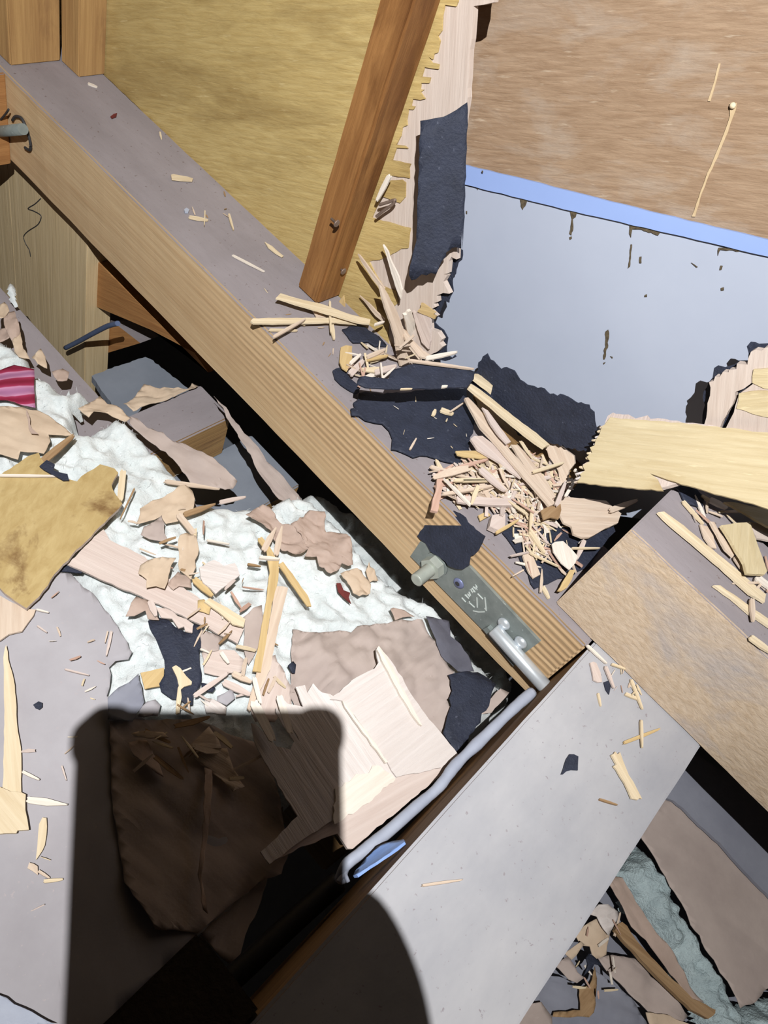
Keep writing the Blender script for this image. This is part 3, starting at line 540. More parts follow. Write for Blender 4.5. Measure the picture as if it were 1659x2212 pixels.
stick('wood_splinter', 'fine sliver high on the large grey paper', 'c7', (238, 1040), (300, 1083), 10, Z(-0.107), pinkwood)
stick('wood_splinter', 'short pale sliver beside the ochre board tip', 'c7', (232, 935), (312, 955), 10, Z(-0.106), whitew)
# kraft scraps on the wool
KR = [('rounded tan kraft flake on white wool', [(870, 390), (900, 290), (950, 245), (1050, 215), (1110, 190), (1150, 160), (1190, 145), (1225, 170), (1250, 215), (1235, 290), (1140, 370), (1060, 385), (1030, 340), (960, 360)], -0.110, kraft),
      ('curled tan kraft scrap on the pink-tan strip', [(880, 705), (895, 645), (950, 605), (1040, 595), (1125, 602), (1100, 650), (1085, 720), (1055, 800), (1000, 780), (935, 790), (940, 740)], -0.094, kraft),
      ('upright tan kraft scrap beside the curled one', [(1150, 455), (1200, 440), (1255, 465), (1280, 550), (1255, 610), (1250, 660), (1222, 742), (1150, 670), (1140, 560)], -0.098, kraft),
      ('grey-pink paper square behind the tan scraps', [(920, 400), (990, 370), (1035, 330), (1065, 480), (1060, 500), (960, 480), (900, 450)], -0.105, mauve),
      ('tan folded scrap over the dark slot above the felt', [(800, 972), (845, 900), (872, 850), (950, 868), (975, 900), (1020, 1000), (950, 990), (930, 940), (860, 975)], -0.098, kraftb),
      ('small tan flake below the curled scrap', [(1070, 770), (1140, 690), (1210, 720), (1225, 800), (1150, 790), (1110, 810)], -0.103, kraftb),
      ('narrow ochre flake by the pale stick', [(1265, 880), (1310, 870), (1350, 930), (1340, 965), (1262, 945)], -0.100, yel)]
for lab, pts, z, mt in KR:
    D('kraft_scrap', lab, 'paper', 'c7', pts, Z(z), 0.0006, mt, crumple=0.0045, cs=36, grid=0.004, jag=0.0009)
D('plywood_chip', 'white torn plywood chip with combed grain on the wool', 'wood chip', 'c7', [(1272, 665), (1370, 618), (1400, 635), (1432, 662), (1500, 642), (1520, 660), (1538, 720), (1460, 780), (1380, 838), (1340, 800), (1300, 765)], Z(-0.098), 0.002, plypale, jag=0.001)
D('wood_splinter', 'cream stick lying across the pink-tan plywood strip', 'splinter', 'c7', [(1308, 888), (1345, 862), (1450, 925), (1572, 1000), (1560, 1045), (1490, 1032), (1400, 950)], Z(-0.096), 0.002, cream)
stick('wood_splinter', 'yellow splinter ending at the cream stick', 'c7', (1240, 738), (1362, 850), 42, Z(-0.100), yel)
stick('wood_splinter', 'tan pointed splinter above the upright kraft scrap', 'c7', (1140, 325), (1245, 455), 40, Z(-0.102), tan, taper=0.9)
stick('wood_splinter', 'white pin-like splinter on the wool', 'c7', (1325, 492), (1468, 518), 12, Z(-0.106), whitew)
stick('wood_splinter', 'brown splinter near the rounded kraft flake', 'c7', (1175, 330), (1380, 260), 34, Z(-0.106), brn, taper=0.4)
stick('wood_splinter', 'pink sliver hanging over the dark slot', 'c7', (960, 880), (1000, 980), 40, Z(-0.094), pinkwood)
D('plywood_chip', 'torn pale strip above the tall ragged felt', 'wood chip', 'c7', [(1000, 930), (1060, 930), (1140, 975), (1240, 1030), (1230, 1088), (1190, 1075), (1180, 1050), (1140, 1060), (1100, 1000), (1030, 990)], Z(-0.100), 0.0016, pinkwood, jag=0.001)
# crossing yellow splinters in the middle of the wool
D('wood_splinter', 'long yellow-brown splinter crossing the white wool', 'splinter', 'c8', [(165, 560), (190, 600), (245, 620), (240, 750), (200, 900), (160, 1150), (130, 1335), (75, 1330), (110, 1180), (160, 900), (185, 700)], Z(-0.090), 0.002, yel, jag=0.0003)
D('wood_splinter', 'long pale splinter paired with the yellow-brown one', 'splinter', 'c8', [(225, 790), (270, 790), (305, 800), (270, 930), (225, 1120), (190, 1320), (60, 1590), (40, 1570), (100, 1340), (150, 1200), (190, 980)], Z(-0.093), 0.002, tan, jag=0.0003)
D('wood_splinter', 'ochre splinter slanting off the crossing yellow one', 'splinter', 'c8', [(240, 650), (270, 632), (330, 710), (430, 850), (452, 915), (425, 915), (350, 810)], Z(-0.093), 0.0018, yel, jag=0.0003)
stick('wood_splinter', 'grey-tan splinter tip above the crossing splinters', 'c8', (145, 560), (228, 410), 40, Z(-0.094), tan, taper=0.35)
stick('wood_splinter', 'second grey-tan splinter tip above the crossing splinters', 'c8', (225, 590), (265, 400), 36, Z(-0.092), tan, taper=0.35)
stick('wood_splinter', 'short ochre splinter at the top of the crossing ones', 'c8', (120, 478), (215, 610), 36, Z(-0.095), yel, taper=0.8)
stick('wood_splinter', 'white peg lying over the crossing splinters', 'c8', (122, 600), (252, 612), 18, Z(-0.086), whitew, thick=0.003)
stick('wood_splinter', 'small orange splinter on the wool', 'c8', (45, 650), (130, 660), 14, Z(-0.106), brn)
KR = [('pink-brown crumpled kraft flap near the gap', [(30, 325), (80, 290), (140, 260), (185, 270), (215, 300), (250, 370), (330, 400), (400, 450), (455, 522), (430, 545), (390, 575), (330, 560), (280, 530), (210, 440), (140, 390)], -0.100, kraftb),
      ('wrinkled brown kraft lump under the ribbed beam', [(330, 380), (440, 300), (540, 315), (555, 430), (640, 440), (690, 490), (715, 560), (725, 650), (690, 660), (650, 640), (620, 690), (580, 702), (510, 650), (490, 590), (420, 575), (450, 520), (390, 450)], -0.096, kraftb),
      ('brown kraft tatter below the wrinkled lump', [(645, 695), (700, 680), (770, 690), (830, 755), (835, 830), (760, 850), (720, 800), (690, 740)], -0.106, kraft),
      ('tan kraft tatter beside the bolt shadow', [(820, 630), (860, 680), (890, 740), (830, 750), (810, 700)], -0.112, kraft)]
for lab, pts, z, mt in KR: D('kraft_scrap', lab, 'paper', 'c8', pts, Z(z), 0.0006, mt, crumple=0.008, cs=44, grid=0.0036, jag=0.0012, step=0.004)
D('maroon_scrap', 'small maroon flake on the white wool', 'scrap', 'c8', [(613, 770), (640, 768), (660, 812), (700, 830), (690, 862), (708, 900), (660, 862), (625, 822)], Z(-0.112), 0.001, redp, jag=0.0004)
D('kraft_paper', 'brown paper facing folded down beneath the beam', 'paper', 'p', [(463, 853), (500, 897), (540, 950), (590, 1008), (640, 1060), (662, 1085), (630, 1090), (603, 1077), (572, 1035), (535, 975), (500, 915)], Z(-0.15), 0.0006, mauve, crumple=0.004, cs=40, grid=0.006)
# upper corner papers
D('printed_film', 'crinkled maroon and pink printed film on white wool', 'packaging', 'c4', [(-80, 900), (0, 880), (90, 845), (150, 860), (215, 875), (220, 960), (226, 1125), (170, 1112), (90, 1090), (-80, 1080)], Z(-0.116), 0.0004, film, crumple=0.003, cs=26, grid=0.006, grain=px('c4', [(0, 960), (220, 940)]))
D('kraft_paper', 'folded tan kraft paper below the pink film', 'paper', 'c4', [(-80, 1100), (0, 1105), (140, 1112), (210, 1130), (280, 1150), (390, 1230), (465, 1292), (420, 1302), (312, 1290), (320, 1340), (280, 1420), (130, 1392), (115, 1445), (50, 1425), (-80, 1390)], Z(-0.108), 0.0006, kraft, crumple=0.006, cs=18, grid=0.007)
D('kraft_scrap', 'small reddish fold on the tan kraft paper', 'paper', 'c4', [(165, 1140), (185, 1180), (200, 1260), (245, 1298), (195, 1292), (180, 1230)], Z(-0.102), 0.0006, kraftb)
D('kraft_scrap', 'ragged tan kraft bridge between wool and joist', 'paper', 'c4', [(500, 1128), (560, 1085), (640, 1048), (690, 1090), (760, 1130), (835, 1185), (800, 1210), (690, 1165), (600, 1150), (565, 1185)], Z(-0.128), 0.0006, kraft, crumple=0.005, cs=40, grid=0.005)
D('paper_sheet', 'grey-brown folded paper hanging into the gap by the joist', 'paper', 'c4', [(830, 1180), (880, 1190), (950, 1240), (1040, 1285), (1100, 1335), (1150, 1340), (1250, 1400), (1350, 1460), (1460, 1550), (1522, 1590), (1495, 1635), (1440, 1650), (1330, 1650), (1220, 1600), (1130, 1480), (1060, 1400), (940, 1320), (830, 1225)], Z(-0.128), 0.0006, mauve, crumple=0.006, cs=22, grid=0.006)
stick('wood_splinter', 'grey stick below the paper hanging into the gap', 'c7', (1055, 115), (1405, 165), 26, Z(-0.118), tan, taper=0.4)
stick('wood_splinter', 'pink splinter end sticking into the dark gap', 'c7', (1405, 250), (1575, 215), 26, Z(-0.118), pinkwood, taper=0.5)
for i, (lab, pts) in enumerate((('tan kraft shred highest by the wool tuft', [(-30, 470), (30, 440), (60, 500), (20, 540), (-30, 540)]), ('tan kraft shred beside the dusty joist', [(20, 520), (90, 500), (130, 640), (80, 680), (30, 620)]),
        ('tan kraft shred on wool above the pink film', [(75, 690), (130, 640), (150, 740), (190, 800), (120, 790), (90, 750)]), ('tan kraft shred lowest on the dusty joist', [(330, 890), (400, 870), (440, 900), (430, 945), (370, 950), (345, 920)]), ('brown kraft shred by the wool edge', [(200, 800), (260, 750), (290, 790), (300, 860), (240, 840)]), ('tan kraft shred at the picture edge', [(-30, 620), (50, 600), (110, 640), (60, 690), (-30, 700)]))):
    D('kraft_scrap', lab, 'paper', 'c4', pts, Z(-0.122 - 0.002 * i), 0.0006, kraftb if i % 2 else kraft, crumple=0.005, cs=44, grid=0.005)
D('kraft_scrap', 'tan torn paper beside the grey board in the gap', 'paper', 'c4', [(790, 1100), (850, 1070), (920, 980), (1000, 1000), (1080, 990), (1200, 1010), (1230, 960), (1270, 985), (1100, 1060), (960, 1100), (850, 1150)], Z(-0.19), 0.0006, kraft, crumple=0.006, cs=40, grid=0.005)
# ---- pale broken plywood in the middle, half in the phone shadow
fr = empty('plywood_fragment', Z(-0.1).hit((760, 1650))); tag(fr, 'large pale broken plywood sheet half inside the phone shadow', 'plywood')
FP = P3(Z(-0.088).hit((640, 1500)), Z(-0.088).hit((900, 1500)), Z(-0.095).hit((760, 1830)))
sheet('left_ply', px('k4', [(185, 185), (215, 190), (350, 330), (440, 355), (460, 300), (340, 110), (345, 85), (400, 140), (470, 260), (500, 300), (360, 40), (368, 0), (420, 60), (520, 80), (490, 0), (470, -50), (530, -60), (545, -10), (580, -70), (620, -30), (640, -10), (690, 0), (770, 40), (920, 230), (1060, 440), (1115, 530), (980, 620), (720, 800), (500, 940), (300, 1090), (250, 1010), (480, 780), (250, 390), (200, 290)]), FP, 0.002, plypale, jag=0.0006, parent=fr, grain=px('k4', [(560, -20), (900, 480)]))
sheet('right_ply', px('k4', [(690, 30), (860, -110), (975, -165), (1000, -205), (985, -290), (1010, -300), (1060, -240), (1150, -110), (1210, 0), (1350, 190), (1510, 385), (1400, 470), (1115, 530), (1060, 440), (920, 230), (770, 40)]), Plane(FP.o + FP.n * 0.0024, FP.n), 0.002, plypale, jag=0.0006, parent=fr, grain=px('k4', [(700, 30), (1000, -170)]))
sheet('splinter_ridge', px('k4', [(985, -295), (1000, -310), (1060, -240), (1160, -30), (1280, 200), (1260, 190), (1140, 0), (1040, -180)]), Plane(FP.o + FP.n * 0.006, FP.n), 0.003, whitew, jag=0.0008, parent=fr)
sheet('splinter_ridge', px('k4', [(770, 40), (800, 75), (930, 240), (1060, 430), (1045, 440), (960, 320), (900, 240), (780, 80)]), Plane(FP.o + FP.n * 0.006, FP.n), 0.003, whitew, jag=0.0006, parent=fr)
sheet('bottom_ply', px('k4', [(250, 1010), (480, 860), (720, 690), (980, 560), (1250, 430), (1510, 385), (1400, 520), (1180, 700), (960, 880), (840, 985), (805, 985), (735, 890), (500, 980), (310, 1085)]), Plane(FP.o - FP.n * 0.0022, FP.n), 0.004, pinkwood, jag=0.0006, parent=fr, grain=px('k4', [(720, 800), (1400, 420)]))
sheet('torn_patch', px('k4', [(722, 600), (760, 580), (860, 520), (930, 500), (960, 450), (1000, 445), (1060, 490), (1110, 540), (1090, 560), (900, 720), (720, 830)]), Plane(FP.o + FP.n * 0.0016, FP.n), 0.002, whitew, jag=0.0014, step=0.003, parent=fr)
for a, b_, wd, lab in (((200, 40), (330, 300), 60, 'bright splinter prong at the top edge of the phone shadow'), ((365, 5), (440, 250), 46, 'second bright prong at the top edge of the phone shadow'), ((205, -110), (245, 60), 30, 'thin upright cream splinter beside the shadow top')):
    stick('wood_splinter', lab, 'k4', a, b_, wd, Z(-0.082), whitew, taper=0.8)
# shreds in the shadow
for lab, crop, pts, z, mt in (('dim fanned veneer shred inside the phone shadow', 'k3', [(1230, 380), (1300, 350), (1450, 345), (1500, 480), (1570, 590), (1490, 620), (1420, 540), (1330, 460)], -0.1, tan), ('dim tan veneer curl inside the phone shadow top', 'k3', [(1200, 330), (1340, 200), (1400, 290), (1420, 340), (1300, 350)], -0.098, tan),
        ('dim small veneer bar at the phone shadow top', 'k3', [(840, 240), (940, 232), (1050, 240), (1080, 275), (960, 280), (860, 265)], -0.1, kraft), ('dim kraft triangle inside the phone shadow', 'k3', [(820, 300), (940, 285), (1010, 420), (1050, 520), (1000, 500), (850, 390)], -0.104, kraftb), ('dim upright kraft fold deep in the phone shadow', 'k3', [(1310, 460), (1360, 480), (1340, 800), (1290, 1150), (1330, 1400), (1300, 1380), (1270, 1150), (1300, 800)], -0.1, kraftb)):
    D('veneer_shred', lab, 'wood chip' if mt is tan else 'paper', crop, pts, Z(z), 0.0012, mt, crumple=0.004, cs=30, grid=0.006)
D('kraft_paper', 'brown kraft sheet lying in the phone shadow', 'paper', 'k3', [(700, 160), (1250, 150), (1700, 330), (1800, 700), (1850, 1000), (1800, 1150), (1659, 1200), (1270, 1520), (1000, 1500), (800, 1200), (720, 700)], Z(-0.108), 0.0006, mauve, crumple=0.006, cs=14, grid=0.01)

D('kraft_paper', 'mauve paper triangle beside the dark timber in the shadow', 'paper', 'p', [(585, 1880), (560, 1905), (430, 2008), (470, 2060), (508, 2092), (530, 2020), (560, 1960)], Z(-0.118), 0.0006, mauve, crumple=0.002)
fluff('glass_wool_batt', 'dim glass wool sunk in the shadow under the ribbed beam', [(600, 1080), (690, 1060), (800, 1130), (930, 1260), (1060, 1400), (1130, 1480), (1090, 1560), (950, 1440), (800, 1330), (680, 1230)], -0.29, 0.0032, 0.016, wool, seed=12)
for lab, nm, pts, z, mt in (('mauve paper flake right of the tall ragged felt', 'paper_scrap', [(1288, 1062), (1420, 1112), (1402, 1200), (1335, 1212), (1282, 1180)], -0.104, mauve), ('pinkish veneer scrap right of the tall ragged felt', 'veneer_scrap', [(1290, 1215), (1400, 1190), (1500, 1200), (1570, 1262), (1540, 1330), (1420, 1360), (1310, 1340)], -0.106, pinkwood),
        ('white torn chip just above the phone shadow', 'wood_chip', [(1310, 1502), (1390, 1520), (1455, 1560), (1445, 1612), (1310, 1602)], -0.098, plypale), ('grey paper flake above the phone shadow', 'paper_scrap', [(1390, 1490), (1480, 1442), (1502, 1500), (1452, 1546), (1390, 1522)], -0.100, dusty),
        ('tall pinkish paper left of the crumpled kraft sheet', 'paper_scrap', [(1562, 985), (1620, 930), (1680, 905), (1690, 1100), (1640, 1210), (1585, 1290), (1560, 1180)], -0.108, mauve), ('brown veneer sheet behind the crossing splinters', 'veneer_scrap', [(1690, 1260), (1760, 1230), (1860, 1420), (1870, 1560), (1760, 1650), (1640, 1650), (1600, 1560)], -0.108, pinkwood),
        ('pale paper oval at the shadow edge below slate flap', 'paper_scrap', [(900, 1570), (940, 1525), (990, 1515), (1020, 1550), (1010, 1620), (880, 1620)], -0.108, dusty), ('tiny felt shred beside the crumpled kraft edge', 'felt_shred', [(1845, 1300), (1880, 1265), (1890, 1290), (1888, 1350), (1868, 1345)], -0.104, felt), ('small felt shred right of the tall ragged felt', 'felt_shred', [(1290, 1400), (1340, 1420), (1378, 1440), (1360, 1470), (1300, 1455)], -0.106, felt)):
    D(nm, lab, {'paper_scrap': 'paper', 'felt_shred': 'felt'}.get(nm, 'wood chip'), 'c7', pts, Z(z), 0.0012, mt, crumple=0.0015, jag=0.0009)
for lab, a, b_, wd, z, mt in (('pale stick slanting right of the tall ragged felt', (1240, 1492), (1462, 1342), 32, -0.094, pinkwood), ('tan bar stacked below another by the crossing splinters', (1428, 1398), (1605, 1484), 44, -0.096, pinkwood), ('upper tan bar by the crossing splinters', (1488, 1342), (1612, 1402), 36, -0.092, tan), ('white splinter above the stacked tan bars', (1415, 1210), (1465, 1282), 26, -0.096, whitew),
        ('thin white line of splinter by the felt top', (1282, 1188), (1350, 1218), 10, -0.098, whitew), ('cream splinter foot on the shadow edge', (1150, 1430), (1130, 1610), 22, -0.1, cream), ('brown splinter sliver beside wool and strip', (1585, 645), (1659, 658), 14, -0.1, brn)):
    stick('wood_splinter', lab, 'c7', a, b_, wd, Z(z), mt)
# ================================================================ torn felt around the hole
D('felt_strip', 'hanging black felt strip beside the torn plywood hole', 'felt', 'p', px('c2', [(1060, 772), (1105, 768), (1150, 755), (1210, 745), (1250, 725), (1290, 705), (1330, 672), (1365, 655), (1362, 800), (1355, 1000), (1345, 1300), (1332, 1600)]) + px('c5', [(1357, 60), (1352, 170), (1315, 160), (1290, 165), (1275, 185), (1252, 195), (1255, 215), (1225, 255), (1190, 335), (1160, 328), (1130, 340), (1100, 335), (1060, 365), (1035, 372), (1018, 340), (1032, 240), (1062, 120), (1068, 30)]),
  P3(Y(0.5385).hit((1008, 240)), Y(0.5375).hit((1000, 540)), Y(0.516).hit((908, 280))), 0.0012, felt, jag=0.0005, bend=lambda u, v: 0.0)
D('felt_scrap', 'ragged black felt edge below the hanging strip', 'felt', 'c5', [(1290, 150), (1355, 180), (1352, 240), (1335, 262), (1312, 330), (1290, 400), (1297, 440), (1270, 522), (1240, 500), (1212, 582), (1180, 570), (1170, 520), (1180, 440), (1220, 330), (1250, 200)], Y(0.553), 0.0012, felt, jag=0.0012, step=0.003)
D('felt_scrap', 'ragged black felt edge beside the white splinters', 'felt', 'c5', [(1150, 625), (1175, 630), (1205, 665), (1238, 692), (1262, 740), (1255, 800), (1258, 850), (1290, 865), (1310, 850), (1318, 862), (1250, 890), (1150, 880), (1120, 800)], Y(0.553), 0.0012, felt, jag=0.0008)
D('felt_scrap', 'long black felt edge below the white outer sheet', 'felt', 'c6', [(20, 300), (75, 262), (85, 210), (110, 180), (128, 165), (150, 190), (180, 215), (205, 238), (235, 240), (280, 255), (298, 280), (330, 320), (385, 345), (440, 355), (470, 378), (510, 390), (545, 388), (590, 415), (640, 432), (685, 440), (705, 480), (715, 530), (728, 575), (748, 580), (740, 640), (690, 700), (300, 600)], Y(0.556), 0.0012, felt, jag=0.0014, step=0.003)
D('felt_scrap', 'black felt edge behind the torn plywood at the picture border', 'felt', 'c6', [(1300, 560), (1300, 520), (1310, 440), (1312, 370), (1328, 345), (1345, 318), (1352, 290), (1365, 240), (1385, 228), (1425, 240), (1470, 215), (1500, 205), (1540, 200), (1545, 160), (1542, 120), (1565, 105), (1590, 98), (1610, 118), (1659, 105), (2600, 80), (2600, 900), (1320, 640)], Y(0.556), 0.0012, felt, jag=0.0012, step=0.004)
D('felt_scrap', 'large black felt sheet lying on the beam top under splinter chips', 'felt', 'c5', [(650, 1232), (645, 1190), (668, 1185), (660, 1150), (690, 1130), (700, 1092), (740, 1085), (850, 1095), (1000, 1085), (1200, 1060), (1385, 1060), (1395, 1130), (1428, 1200), (1440, 1260), (1432, 1350), (1410, 1370), (1405, 1470), (1380, 1500), (1330, 1545), (1250, 1525), (1190, 1505), (1140, 1495), (1095, 1490), (1050, 1500), (980, 1470), (905, 1450), (910, 1380), (890, 1330), (850, 1290), (800, 1280), (740, 1262), (700, 1240)], Z(0.006), 0.0013, felt, jag=0.0008, crumple=0.0012, cs=14, grid=0.01)
D('felt_scrap', 'folded black felt flap raised over the large felt sheet', 'felt', 'c5', [(690, 1030), (692, 1005), (705, 985), (740, 978), (800, 990), (890, 1002), (905, 960), (925, 940), (1000, 915), (1060, 900), (1120, 898), (1180, 905), (1300, 920), (1440, 955), (1430, 1000), (1392, 1056), (1200, 1062), (1000, 1062), (850, 1062), (740, 1055)], P3(Z(0.056).hit((790, 836)), Z(0.06).hit((1010, 836)), Z(0.062).hit((940, 786))), 0.0016, felt, jag=0.0005, crumple=0.001, cs=20, grid=0.008)
D('felt_scrap', 'small felt scrap near the post with slivers on it', 'felt', 'c5', [(590, 682), (640, 665), (690, 645), (740, 665), (760, 690), (830, 725), (880, 792), (800, 792), (760, 765), (720, 772), (660, 770), (620, 722)], Z(0.004), 0.0012, felt, jag=0.0007, crumple=0.001)
D('felt_scrap', 'narrow felt tongue beside the large felt sheet', 'felt', 'c5', [(530, 950), (548, 935), (575, 930), (620, 960), (640, 1000), (690, 1040), (702, 1085), (680, 1097), (640, 1075), (580, 1035), (545, 1000)], Z(0.004), 0.0012, felt, jag=0.0005)
D('felt_scrap', 'square black felt piece draped over the steel bracket', 'felt', 'k6', [(172, 410), (225, 330), (275, 240), (285, 215), (345, 210), (375, 150), (405, 115), (440, 138), (460, 165), (520, 190), (600, 245), (620, 285), (690, 345), (777, 412), (735, 500), (700, 560), (648, 590), (630, 668), (580, 708), (490, 692), (440, 665), (425, 640), (350, 585), (290, 545), (240, 470)], P3(Y(0.4355).hit((1040, 1160)), Y(0.4345).hit((905, 1160)), Y(0.4285).hit((1000, 1225))), 0.0013, felt, jag=0.0006, step=0.003)
D('felt_scrap', 'black felt sheet under splinters beside the sawn timber end', 'felt', 'k1', [(850, 312), (900, 270), (990, 220), (1100, 100), (1300, 60), (1659, 200), (1690, 300), (1640, 350), (1500, 560), (1350, 640), (1270, 655), (1190, 690), (1090, 732), (1060, 690), (1040, 620), (1000, 570), (975, 490), (940, 430)], Z(0.004), 0.0012, felt, jag=0.0006)
D('felt_scrap', 'felt scrap on top of the sawn timber', 'felt', 'c6', [(1145, 875), (1190, 862), (1270, 898), (1312, 945), (1302, 1002), (1270, 985), (1240, 978), (1200, 955), (1180, 905)], Z(0.118), 0.0012, felt, jag=0.0006, crumple=0.001)
D('felt_scrap', 'pointed felt scrap on the wide dusty timber', 'felt', 'k5', [(533, 182), (545, 150), (552, 135), (562, 100), (580, 75), (605, 72), (627, 85), (625, 160), (590, 158), (560, 165), (545, 180)], Z(0.002), 0.001, felt, jag=0.0004, step=0.003)
D('felt_scrap', 'tiny felt sliver by the joint of the timbers', 'felt', 'k2', [(608, 665), (640, 652), (652, 690), (640, 742), (620, 712)], Z(0.002), 0.001, felt, jag=0.0003)

# ================================================================ broken plywood panel leaning out of the hole
bp = empty('broken_plywood_panel', Z(0.12).hit((1450, 980))); tag(bp, 'yellow broken plywood panel with jagged end leaning over the sawn timber', 'plywood')
PA, PB, PC = Y(0.545).hit((1318, 905)), Y(0.535).hit((1659, 935)), Y(0.492).hit((1246, 1041))
BP = P3(PA, PB, PC)
top = [(800, 507), (830, 512), (950, 520), (1100, 530), (1340, 552), (1659, 592), (2000, 640), (2000, 1120), (1800, 1060), (1659, 1002), (1400, 930), (1150, 858), (1020, 810), (1060, 840), (1088, 905), (850, 885), (622, 860), (640, 830), (635, 815), (665, 795), (650, 770), (690, 745), (672, 720), (700, 700), (690, 670), (715, 660), (720, 630), (745, 600), (755, 560), (775, 545)]
sheet('top_ply', px('c6', top), BP, 0.0016, plyyellow, jag=0.0005, parent=bp, grain=px('c6', [(700, 650), (1600, 750)]))
sheet('core_ply', px('c6', [(790, 500), (820, 478), (835, 492), (850, 485), (870, 497), (900, 492), (940, 508), (1000, 500), (1020, 518), (1100, 515), (1200, 532), (1300, 540), (1345, 552), (1500, 580), (2000, 650), (2000, 1110), (1659, 990), (1200, 850), (1080, 890), (850, 870), (640, 850)]), Plane(BP.o - BP.n * 0.0030, BP.n), 0.0035, pinkwood, jag=0.001, parent=bp, grain=px('c6', [(900, 500), (800, 800)]))
rnd = random.Random(5)
for i in range(13):
    t = i / 12; q = (772 - 148 * t, 555 + 300 * t); e = (q[0] - rnd.uniform(14, 40), q[1] + rnd.uniform(-6, 12))
    o = stick('fringe_splinter', None, 'c6', (q[0] + 26, q[1] - 2), e, rnd.uniform(12, 20), Plane(BP.o - BP.n * 0.0020, BP.n), rnd.choice([cream, plypale, tan]), parent=bp, cat=None, taper=0.4)
D('plywood_panel_layer', 'lower plywood layer under the yellow broken panel at the picture border', 'plywood', 'c6', [(1420, 965), (1500, 975), (1659, 1010), (2000, 1080), (2000, 1240), (1800, 1160), (1659, 1100), (1560, 1045), (1500, 1010)], Z(0.130), 0.002, plyyellow, jag=0.0006)
D('plywood_strip', 'brown plywood piece standing in the shade beside the broken panel', 'plywood', 'c6', [(430, 640), (490, 632), (600, 718), (608, 760), (580, 800), (560, 860), (540, 900), (520, 800), (470, 720)], P3(Z(0.03).hit((1200, 960)), Z(0.03).hit((1240, 1000)), Z(0.005).hit((1215, 1060))), 0.003, tan, jag=0.0008)
D('plywood_strip', 'dark brown sheet standing in for shade under the splinter pile', 'plywood', 'c6', [(60, 380), (250, 450), (480, 580), (730, 640), (700, 780), (560, 940), (440, 800), (120, 560)], Z(0.001), 0.003, sidewood, jag=0.0006)  # dark sheet puts the shade under the pile into colour
